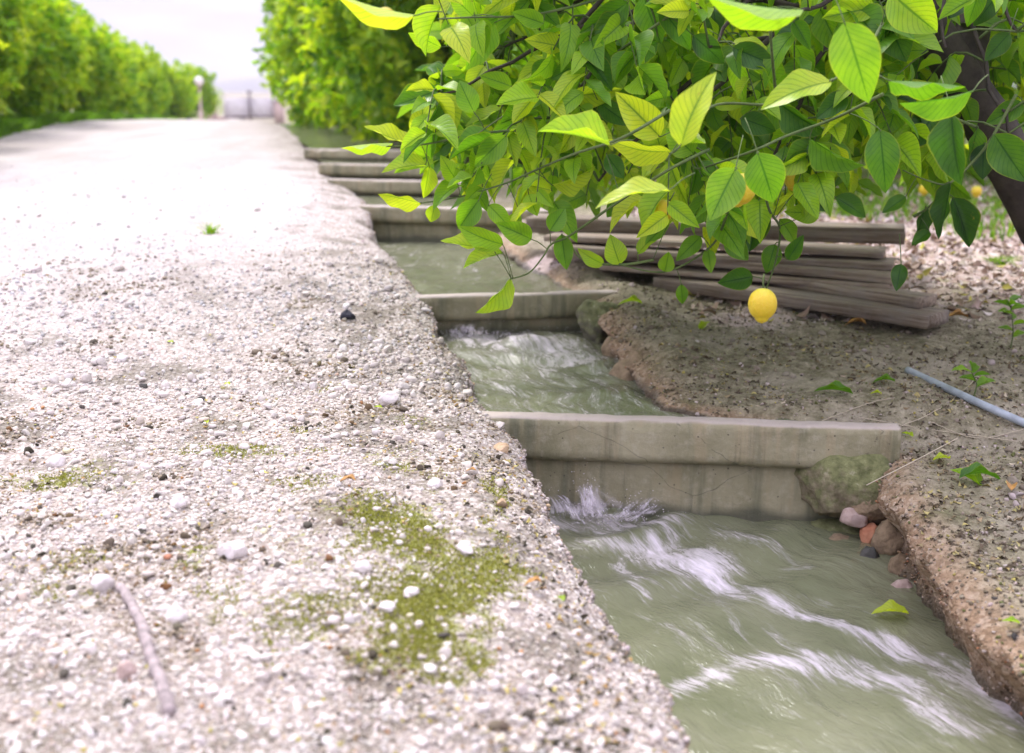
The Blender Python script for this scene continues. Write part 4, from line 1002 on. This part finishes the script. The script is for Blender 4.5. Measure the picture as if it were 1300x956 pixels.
rock(1146, 754, 2.42, 36, 40, M['rock_pink'], 'pale pink stone at the waterline above the floating yellow leaf', 8)
rock(1122, 744, 2.50, 36, 28, M['rock_brown'], 'small brown rock beside the pale pink waterline stone', 9)
rock(1132, 690, 2.62, 60, 60, M['rock_brown'], 'rounded earthy rock set in the bank behind the brick', 17)
rock(1150, 722, 2.50, 44, 40, M['rock_brown'], 'earthy rock in the bank above the pale pink stone', 18)
rock(1240, 830, 2.18, 60, 46, M['rock_dark'], 'dark wet rock hollowed under the bank near the bottom edge', 10)
rock(1206, 813, 2.26, 60, 22, M['rock_brown'], 'flat tan rock awash beside the dark wet rock', 11)
rock(763, 412, 3.98, 62, 62, M['rock_gray'], 'dark grey boulder with mossy top standing against the second weir', 12)
rock(815, 478, 3.45, 74, 66, M['rock_brown'], 'brown boulder in the bank face beside the second pool', 13)
rock(785, 447, 3.75, 40, 44, M['rock_brown'], 'rounded brown rock next to the dark boulder', 14)
rock(850, 510, 3.18, 50, 40, M['rock_brown'], 'brown rock where the soil bank meets the nearest weir', 15)
# stones worth naming on the road side
def gst(u, v, w, h, mat, label, seed, cat='stone', name='stone', z=.03, group='single stones lying on the gravel'):
    z = .03
    for _ in range(30):
        q = G(u, v, z); z = float(ZL(np.array([q[0]]), np.array([q[1]]))[0]) + .003
    return rock(u, v - h * .1, q[1], w, h, mat, label, seed, .9, cat, name, group=group)
gst(441, 403, 20, 17, M['rock_black'], 'small black stone alone on the pale gravel', 31)
gst(637, 571, 22, 15, M['rock_tan'], 'smooth tan pebble on the bank edge beside the nearest weir', 32)
gst(494, 509, 26, 20, M['rock_white'], 'round whitish stone on the shoulder, level with the second pool', 33)
gst(72, 589, 26, 20, M['rock_white'], 'white stone on moss at the far left of the road', 34)
gst(226, 641, 24, 22, M['rock_white'], 'white angular stone above the middle of the road gravel', 35)
gst(551, 616, 22, 15, M['rock_white'], 'bright white flat stone on the shoulder above the moss', 36)
gst(461, 722, 22, 20, M['rock_white'], 'square white stone on the moss hump', 37)
gst(298, 700, 44, 24, M['rock_white'], 'large flat pale stone below the white angular one', 38)
gst(491, 771, 26, 14, M['rock_white'], 'low white stone in the brightest moss', 39)
gst(590, 700, 26, 20, M['rock_white'], 'rounded white stone at the edge of the moss nearest the water', 40)
gst(131, 744, 30, 24, M['rock_white'], 'white stone beside the head of the grey stick', 41)
gst(224, 784, 30, 26, M['rock_white'], 'white stone to the right of the grey stick', 42)
gst(522, 752, 20, 12, M['rock_white'], 'small white chip sunk in the moss', 43)
gst(636, 640, 14, 12, M['rock_tan'], 'small ochre pebble in the dark litter by the edge', 44)
gst(213, 708, 9, 8, M['rock_brick'], 'tiny orange-red chip on the white gravel', 45)
gst(160, 855, 24, 26, M['rock_pink'], 'pinkish stone left of the stick at the bottom edge', 46)

# ------------------------------------------------------------------ stick, pipe, wire
def ztube(name, pts, rad, mat, label, cat, side, lift=0.0, seg=10, n=40, jit=0, wig=.0):
    P = []
    for (u, v) in pts:
        z = .0
        for _ in range(30):
            q = G(u, v, z); z = .5 * z + .5 * (float((ZL if side == 'L' else ZR)(np.array([q[0]]), np.array([q[1]]))[0]) + lift)
        P.append(G(u, v, z))
    L_ = smooth_line(P, n)
    if wig: L_ += rng.normal(0, wig, L_.shape) * np.array([1, 1, .3])
    mb = MB(); c = L_[0].copy(); mb.tube(L_ - c, rad, seg, jit); o = mb.build(name, mat); o.location = tuple(c); tag(o, label, cat); return o
ztube('stick', [(150, 742), (172, 775), (186, 812), (192, 836), (206, 870), (216, 905)], np.interp(np.arange(40), [0, 1, 12, 13, 15, 38, 39], [.004, .0072, .0075, .0092, .0078, .0090, .004]), M['stick'], 'bleached grey stick lying on the gravel at the bottom left', 'stick', 'L', .006, 10, 40, .12, .0008)
ztube('hose', [(1152, 470), (1200, 492), (1250, 515), (1300, 537), (1380, 572)], .0105, M['pipe'], 'straight grey irrigation hose lying on the soil at the right', 'hose', 'R', .010, 12)
ztube('dry_stem', [(1216, 556), (1165, 583), (1100, 616)], .0013, M['wire'], 'long thin dry stem arching over the mossy clod', 'stem', 'R', .03, 5)
for (pts, lb) in [([(1030, 540), (1110, 510), (1180, 500)], 'thin dry stalk lying behind the weir end, slanting up'), ([(1090, 530), (1180, 545), (1290, 560)], 'thin dry stalk lying level to the right of the weir end'), ([(1180, 535), (1240, 556), (1300, 545)], 'thin dry stalk bowed at the right edge below the hose'), ([(1120, 550), (1190, 520), (1240, 480)], 'thin dry stalk crossing below the hose end')]:
    o = ztube('dry_stem', pts, .0011, M['wire'], lb, 'stem', 'R', .008, 4, 24, 0, .0012); tag(o, group='dry stalks on the soil bank')

# dead bits: curled flakes of leaf, stuff
def flakes(name, label, P, smin, smax, table, seed, mat=None):
    r_ = np.random.default_rng(seed); n = len(P); tv, tf, tl = leaf_tpl(2, 3, .5, .5, 0, 1); K = len(tv)
    D = unit(r_.normal(0, 1, (n, 3)) * np.array([1, 1, .22])); Nn = unit(r_.normal(0, .35, (n, 3)) + np.array([0, 0, 1])); X, Yv, Z = frame(D, Nn); Ln = smin * (smax / smin) ** r_.uniform(0, 1, n)
    sgn = np.where(r_.uniform(0, 1, n) < .5, 1, -1)
    V = P[:, None] + tv[None, :, 0:1] * (Ln * r_.uniform(.35, .7, n))[:, None, None] * X[:, None] + tv[None, :, 1:2] * Ln[:, None, None] * Yv[:, None] + (tv[None, :, 2:3] * (Ln * sgn)[:, None, None]) * Z[:, None]
    V[:, :, 2] += .002 + Ln[:, None] * .04; Fc = (tf[None] + (np.arange(n) * K)[:, None, None]).reshape(-1, 4); C = pal(n, r_, table); C4 = np.concatenate([np.repeat(C, K, 0), np.ones((n * K, 1))], 1)
    o = mo(name, V.reshape(-1, 3), Fc, mat or M['stones'], None, {'col': ('FLOAT_COLOR', C4)}); tag(o, label, 'litter', None, 'stuff'); return o
r_ = np.random.default_rng(15)
n = 16000; y = r_.uniform(3.75, 8.5, n); x = r_.uniform(.6, 4.6, n); m = (x < y * .5 + .3) & (y + .25 * (x - 1) > 4.0 - r_.uniform(0, .5, n)) & (x > XR(y) + .3); x, y = x[m], y[m]
flakes('leaf_litter', 'pale dry leaf litter carpeting the ground behind the boards', np.stack([x, y, ZR(x, y)], 1), .02, .06, [(5, (.50, .40, .33)), (4, (.62, .53, .48)), (3, (.34, .24, .17)), (1, (.42, .38, .08)), (1, (.20, .14, .09))], 16)
n = 10000; y = 1.4 * (4.2 / 1.4) ** r_.uniform(0, 1, n); x = r_.uniform(0, 1, n) * (y * .46); m = (x > XR(y) + .01) & (fbm(x * 5, y * 5, 44., 3) > -.12); x, y = x[m], y[m]
flakes('leaf_litter', 'dark bits of dead leaf and twig on the right soil bank', np.stack([x, y, ZR(x, y)], 1), .006, .022, [(6, (.10, .075, .045)), (3, (.26, .20, .11)), (2, (.42, .36, .14)), (1, (.5, .42, .3))], 17)
n = 17000; y = 1.25 * (4.6 / 1.25) ** r_.uniform(0, 1, n); x = r_.uniform(-1, .6, n) * (y * .46); m = (x < XL(y) - .01); x, y = x[m], y[m]
e_ = XL(y) - x; pr_ = np.clip(1.2 * (fbm(x * 4.5, y * 4.5, 71., 3)) + .75 * np.exp(-((e_ - .10) / .06) ** 2), 0, 1); m = r_.uniform(0, 1, len(x)) < pr_; x, y = x[m], y[m]
flakes('leaf_litter', 'dark and ochre specks of dead leaf caught in the gravel', np.stack([x, y, ZL(x, y) + .002], 1), .005, .016, [(6, (.07, .06, .035)), (2, (.34, .22, .08)), (2, (.45, .38, .12)), (1, (.5, .42, .3))], 18)

# ------------------------------------------------------------------ single fallen leaves
def m_dead(): 
    return m_plain('dead_leaf', (.38, .20, .05), .7, 0, 60, .4, .001)
M['dead'] = m_dead()
def fallen(u, v, ang, Ln, tint, label, z=None, tilt=.15, side='R', k=0, mat=None, wf=.5, tipz=.0):
    zz = 0.0
    if z is None:
        for _ in range(30):
            q = G(u, v, zz); zz = .5 * zz + .5 * (float((ZL if side == 'L' else ZR)(np.array([q[0]]), np.array([q[1]]))[0]) + .010)
    else: zz = z
    p = G(u, v, zz); tv, tf, tl = leaf_tpl(6, 10, .35, [.35, .6, .2, .9][k % 4], .06, k)
    V = tv * np.array([Ln * wf, Ln, Ln]); V[:, 1] -= Ln / 2
    V[:, 2] -= V[:, 2].min() * .5
    mb_f = [tuple(q) for q in tf]
    th = np.linspace(0, 1, 4); pet = smooth_line([(0, -Ln / 2 - .015, .002), (0, -Ln / 2, 0)], 4)
    o = mo('fallen_leaf', V, tf, mat or M['leaf'], None, {'lv': ('FLOAT_VECTOR', tl), 'tint': ('FLOAT', np.full(len(V), tint))})
    o.location = tuple(p); o.rotation_euler = (tilt, tipz, ang); tag(o, label, 'leaf', 'single fallen leaves'); return o
fallen(1228, 608, 1.1, .085, .72, 'fresh green folded leaf lying on the bank right of the weir end', tilt=.5, k=2)
fallen(1245, 608, -1.35, .11, .35, 'long dark green leaf beside the folded one', k=1, tilt=.1, wf=.3)
fallen(1284, 620, -.4, .05, .6, 'curled brownish leaf at the tip of the long dark green leaf', k=3, mat=M['dead'])
fallen(1130, 779, 1.5, .075, 1.05, 'bright yellow leaf floating against the bank at the waterline', z=-.243, k=0, wf=.6, tilt=.1)
fallen(1195, 583, 1.9, .05, .95, 'yellow leaf lying right of the weir end', k=0)
fallen(1152, 552, .6, .035, .9, 'small yellow leaf at the corner of the nearest weir', k=2)
fallen(1058, 498, 1.35, .10, .42, 'long grey-green leaf lying on dark litter behind the weir', k=0, wf=.4)
fallen(1112, 500, 1.5, .03, 1.0, 'tiny lemon-yellow leaf beside the long grey-green one', k=1)
fallen(1122, 485, 1.5, .06, .45, 'green leaf lying above the tiny yellow one', k=1)
fallen(895, 414, -.7, .06, .92, 'yellow-green leaf on the soil below the hanging foliage', k=0, tilt=.5)
fallen(800, 386, 1.5, .08, .85, 'yellow-green leaf lying on the end of the second weir', k=1)
fallen(1085, 413, 1.2, .07, .2, 'orange-brown dead leaf on the soil in front of the boards', k=3, mat=M['dead'])
fallen(1283, 790, 1.3, .03, .85, 'small green leaf on the bank near the bottom right', k=0)
fallen(1213, 404, 1.5, .08, .3, 'yellow-brown dead leaf right of the sawn board end', k=1, mat=M['dead'])
fallen(288, 488, 1.0, .022, 1., 'small yellow leaf on the road gravel, left of the shoulder', side='L', k=1)
fallen(262, 536, .4, .022, .95, 'small yellow-green leaf on the road gravel below the other yellow one', side='L', k=0)
fallen(216, 434, 1.3, .022, .95, 'small yellow-green leaf farther up the road gravel', side='L', k=2)
fallen(480, 517, 1.4, .022, .9, 'yellow-green leaf beside the round whitish stone', side='L', k=2)
fallen(676, 742, 1.7, .03, .3, 'curled ochre leaf near the bank edge', side='L', k=3, mat=M['dead'])
fallen(712, 760, .3, .022, .85, 'small green leaf near the bank edge', side='L', k=0)
fallen(440, 612, 1.6, .035, .3, 'ochre dead leaf at the top of the moss hump', side='L', k=3, mat=M['dead'])
fallen(598, 598, 1.6, .022, .3, 'small orange dead leaf on the shoulder', side='L', k=1, mat=M['dead'])

# ------------------------------------------------------------------ small plants
def seedling(u, v, z, hpx, label, seed, nl=9):
    p = G(u, v, z); h = hpx / F * p[1]; root = empty('seedling', tuple(p)); tag(root, label, 'plant')
    r_ = np.random.default_rng(seed); mb = MB(); L_ = smooth_line([(0, 0, -.01), (.006, 0, h * .4), (-.004, .003, h * .8), (-.012, 0, h)], 12); mb.tube(L_, np.linspace(.0025, .001, 12), 5)
    B, D, Nn, Ls, Tn = [], [], [], [], []
    for j in range(nl):
        b = L_[3 + int(8 * j / (nl - 1))]; a = j * 2.4 + .5; d = np.array([math.cos(a), math.sin(a) * .6, .25]); B.append(b); D.append(d); Nn.append([r_.normal(0, .3), -.35, 1]); Ls.append(r_.uniform(.045, .07)); Tn.append(r_.uniform(.45, .7))
    mb.build('stem', M['twig'], root); V, Fc, lv, tt = leaves(np.array(B), np.array(D), unit(np.array(Nn)), np.array(Ls), np.full(nl, .42), np.array(Tn), TPL[:3], seed)
    mo('leaves', V, Fc, M['leaf'], root, {'lv': ('FLOAT_VECTOR', lv), 'tint': ('FLOAT', tt)})
seedling(1281, 448, .02, 66, 'young green seedling with slim leaves standing at the right edge', 3)
seedling(1236, 500, .0, 30, 'tiny seedling in the dark litter above the hose', 5, 5)
def tuft(u, v, side, w, h, n, label, seed, tint=(.6, .85)):
    zz = 0.
    for _ in range(30):
        q = G(u, v, zz); zz = .5 * zz + .5 * float((ZL if side == 'L' else ZR)(np.array([q[0]]), np.array([q[1]]))[0])
    d = q[1]; r_ = np.random.default_rng(seed); V = []; Fc = []; tt = []; lv = []
    for _ in range(n):
        a = r_.uniform(0, 6.28); H_ = h / F * d * r_.uniform(.5, 1.1); ln = r_.normal(0, w / F * d * .5); b = np.array([r_.normal(0, w / F * d * .12), r_.normal(0, w / F * d * .12), -.003]); s = np.array([math.cos(a), math.sin(a), 0]) * .0016 * d / 3
        k = len(V)
        for j in range(5):
            t = j / 4; c = b + np.array([ln * t * t, r_.normal(0, .001), H_ * t * (1 - .15 * t)]); V += [c - s * (1 - t * .9), c + s * (1 - t * .9)]; lv += [[-.5, t, 0], [.5, t, 0]]
        tt += [r_.uniform(*tint)] * 10; Fc += [(k + 2 * j, k + 2 * j + 1, k + 2 * j + 3, k + 2 * j + 2) for j in range(4)]
    o = mo('grass_tuft', np.array(V), Fc, M['leaf_far'], None, {'lv': ('FLOAT_VECTOR', lv), 'tint': ('FLOAT', tt)}); o.location = tuple(q); tag(o, label, 'grass tuft'); return o
tuft(268, 296, 'L', 30, 18, 60, 'small bright green grass tuft alone on the pale road', 1)
tuft(1272, 334, 'R', 50, 14, 120, 'low green weed tuft on the litter ground at the right', 2)
tuft(1085, 272, 'R', 60, 18, 120, 'green weed tuft behind the pile of boards', 4)
# grass under the road-side row and in the orchard
r_ = np.random.default_rng(19); n = 9000; y = 7 * (36 / 7) ** r_.uniform(0, 1, n); x = -4.55 - .205 * (y - 11) - np.abs(r_.normal(0, .35, n))
tufts('grass', 'green grass growing along the foot of the road-side tree row', np.stack([x, y, ZL(x, y)], 1), .11, .006, .35, .75, 3, 'grass', 4)
n = 9000; y = r_.uniform(5.5, 12, n); x = r_.uniform(.5, 7, n); m = fbm(x * 1.2, y * 1.2, 6.) > .0; x, y = x[m], y[m]
tufts('grass', 'patchy grass and weeds under the orchard trees', np.stack([x, y, ZR(x, y)], 1), .07, .005, .4, .8, 4, 'grass', 3)

# ------------------------------------------------------------------ gate, lamp, wall
GD = 45.0
def gp(u, v, d=GD): return at(u, v, d)
def px(n_, d=GD): return n_ / F * d
gz = float(T(GD))
gl, gr = gp(284, 150)[0], gp(352, 150)[0]
root = empty('field_gate', ((gl + gr) / 2, GD, gz)); tag(root, 'wide pale double gate closing the end of the road', 'gate')
hw = (gr - gl) / 2
for s in (-1, 1):
    mb = MB(); cx = s * hw / 2; wd = hw - .05
    topz = gp(320, 124)[2] - gz; bz = gp(320, 147)[2] - gz
    mb.box((cx, 0, (topz + bz) / 2), (wd, .03, topz - bz)); 
    for k in range(6): mb.box((cx, -.025, bz + (topz - bz) * (k + .5) / 6), (wd, .02, .03))
    mb.build('panel', M['white'], root, False)
    mb = MB(); mb.box((cx, 0, bz - .045), (wd, .05, .08)); mb.build('bottom_rail', M['darkmetal'], root, False)
    mb = MB()
    for k in range(9): mb.box((cx - wd / 2 + wd * (k + .5) / 9, 0, (bz - .09) / 2 + .03), (.025, .025, bz - .14))
    mb.build('bars', M['white'], root, False)
mb = MB(); mb.box((0, 0, gp(320, 118)[2] / 2 - gz / 2), (.06, .10, gp(320, 118)[2] - gz)); mb.box((0, 0, gp(320, 118)[2] - gz + .04), (.16, .12, .08)); mb.build('centre_post', M['darkmetal'], root, False)
for s, lb in ((-1, 'short pale pink pillar at the lamp side of the gate'), (1, 'pale pink pillar at the ditch side of the gate')):
    xx = (gl - px(14)) if s < 0 else gr + px(3); mb = MB(); hh = gp(300, 128)[2] - gz
    r = empty('gate_pillar', (xx, GD, gz - .1)); tag(r, lb, 'pillar', 'gate pillars'); mb.box((0, 0, (hh + .1) / 2), (px(10), .4, hh + .1)); mb.build('shaft', M['pinkwall'], r, False)
    mb = MB(); mb.box((0, 0, hh + .15), (px(12), .46, .10)); mb.build('cap', M['white'], r, False)
# low wall between pillar and gate, grey panel fence to the left
mb = MB(); h1 = gp(270, 148)[2] - gz; mb.box((0, 0, h1 / 2), (px(14), .2, h1)); o = mb.build('low_wall', M['pinkwall'], None, False); o.location = (gl - px(5), GD + .5, gz); tag(o, 'low pink wall beside the gate pillar', 'wall')
r = empty('panel_fence', (gp(244, 150)[0], GD - 1, gz)); tag(r, 'dark grey panel fence left of the lamp post', 'fence'); h1 = gp(244, 130)[2] - gz
mb = MB(); mb.box((0, 0, h1 / 2), (px(14), .06, h1)); mb.build('panel', M['greypanel'], r, False)
for s in (-1, 1): mb = MB(); mb.box((s * px(7), -.05, h1 / 2 + .03), (.08, .08, h1 + .06)); mb.build('post', M['greypanel'], r, False)
D2 = 38.0; lp = at(256, 158, D2); zt = at(256, 103, D2)[2]; r = empty('street_lamp', (lp[0], D2, float(T(D2)))); tag(r, 'lamp post with a white globe beside the road gate', 'lamp post'); z0 = float(T(D2))
mb = MB(); mb.tube([(0, 0, -.1), (0, 0, .35), (0, 0, .4), (0, 0, zt - z0 - .16)], [.065, .065, .035, .028], 10); mb.build('post', M['pinkwall'], r)
mb = MB(); mb.tube([(0, 0, zt - z0 - .2), (0, 0, zt - z0 - .12)], [.05, .08], 12); mb.build('collar', M['pinkwall'], r)
bv, bf = ico(3); mo('globe', bv * .135 + np.array([0, 0, zt - z0]), bf, M['globe'], r)
orchard(0, gp(272, 150)[0] - .2, 42.0, 1.15, 2.0, 'small yellow-green citrus tree behind the lamp post', 'citrus trees beside the gate')
orchard(1, gp(296, 150)[0], 62.0, .75, 1.0, 'distant brownish bush showing over the left half of the gate', 'citrus trees beside the gate')

# ------------------------------------------------------------------ hills
nx, ny = 160, 24; xs = np.linspace(-900, 500, nx); yv = np.linspace(1000, 1450, ny); XX, YY = np.meshgrid(xs, yv, indexing='ij')
ridge = np.interp(xs, [-900, -600, -340, -300, -260, -230, -150, 0, 500], [3, 5, 4, 9, 15, 19, 22, 14, 10])
ZZ = -.7 + (ridge[:, None] * np.sin(np.clip((YY - 1000) / 450, 0, 1) * math.pi)) * (1 + .2 * fbm(XX / 60, YY / 60, 2.))
o = mo('hills', np.stack([XX, YY, ZZ], 2).reshape(-1, 3), grid(nx, ny)[:, ::-1], M['hill']); tag(o, kind='structure')

# ------------------------------------------------------------------ haze
HAZE = True
if HAZE:
    m, nt, o_ = newmat('haze_air'); n = N(nt); pv = nt.nodes.new('ShaderNodeVolumePrincipled'); pv.inputs['Density'].default_value = .0006; pv.inputs['Color'].default_value = (.88, .86, .97, 1); pv.inputs['Anisotropy'].default_value = .2
    n.l(pv.outputs[0], o_.inputs['Volume']); mb = MB(); mb.box((0, 0, 0), (3200, 3200, 40)); h_ = mb.build('haze', m, None, False); h_.location = (0, 0, 40 / 2 - 2.2); h_['kind'] = 'stuff'

# ------------------------------------------------------------------ light, sky, camera
SE, SA = R(52), R(-35)     # elevation, azimuth (towards -x from +y)
w = bpy.data.worlds.new('World'); sc.world = w; w.use_nodes = True; nt = w.node_tree; nt.nodes.clear(); n = N(nt)
sky = nt.nodes.new('ShaderNodeTexSky'); sky.sky_type = 'NISHITA'; sky.sun_disc = False; sky.sun_elevation = SE; sky.sun_rotation = SA; sky.dust_density = 3; sky.air_density = 1
tc = nt.nodes.new('ShaderNodeTexCoord'); mp = nt.nodes.new('ShaderNodeMapping'); mp.inputs['Scale'].default_value = (1, 1, 4.5); n.l(tc.outputs['Generated'], mp.inputs[0])
cl = n.noise(1.9, 6, .55, mp.outputs[0], .3).outputs[0]
cloud = n.ramp(cl, [(.36, (6.4, 6.1, 8.3)), (.5, (8.2, 7.8, 9.9)), (.64, (11.5, 11.0, 12.4))])
skc = n.mix(.90, sky.outputs[0], cloud)
sz = nt.nodes.new('ShaderNodeSeparateXYZ'); n.l(tc.outputs['Generated'], sz.inputs[0])
dome = n.mr(sz.outputs[2], -.05, .85, .40, 1.25)            # an overcast sky is about three times brighter overhead than at the horizon
dm = nt.nodes.new('ShaderNodeVectorMath'); dm.operation = 'SCALE'; n.l(skc, dm.inputs[0]); n.l(dome, dm.inputs['Scale']); skc = dm.outputs[0]
bg = nt.nodes.new('ShaderNodeBackground'); bg.inputs[1].default_value = .10; n.l(skc, bg.inputs[0]); ow = nt.nodes.new('ShaderNodeOutputWorld'); n.l(bg.outputs[0], ow.inputs[0])
sd = bpy.data.lights.new('sun', 'SUN'); sd.energy = 1.5; sd.angle = R(14); sd.color = (1, .96, .93); so = bpy.data.objects.new('sun', sd); col.objects.link(so)
dirv = Vector((math.sin(SA) * math.cos(SE), math.cos(SA) * math.cos(SE), math.sin(SE))); so.rotation_euler = dirv.to_track_quat('Z', 'Y').to_euler()

cam = bpy.data.cameras.new('camera'); co = bpy.data.objects.new('camera', cam); col.objects.link(co); sc.camera = co
cam.sensor_width = 36; cam.lens = F / 1300 * 36; co.location = (0, 0, CH); co.rotation_euler = (math.pi / 2 - PITCH, 0, 0); cam.clip_start = .05; cam.clip_end = 8000
cam.dof.use_dof = True; cam.dof.focus_distance = 2.7; cam.dof.aperture_fstop = 2.9
sc.view_settings.view_transform = 'Standard'; sc.view_settings.look = 'None'; sc.view_settings.gamma = 1; sc.view_settings.use_curve_mapping = False
sc.view_settings.exposure = 1.4
sc.cycles.max_bounces = 8; sc.cycles.transmission_bounces = 4; sc.cycles.transparent_max_bounces = 24; sc.cycles.volume_bounces = 0
sc.cycles.use_denoising = True
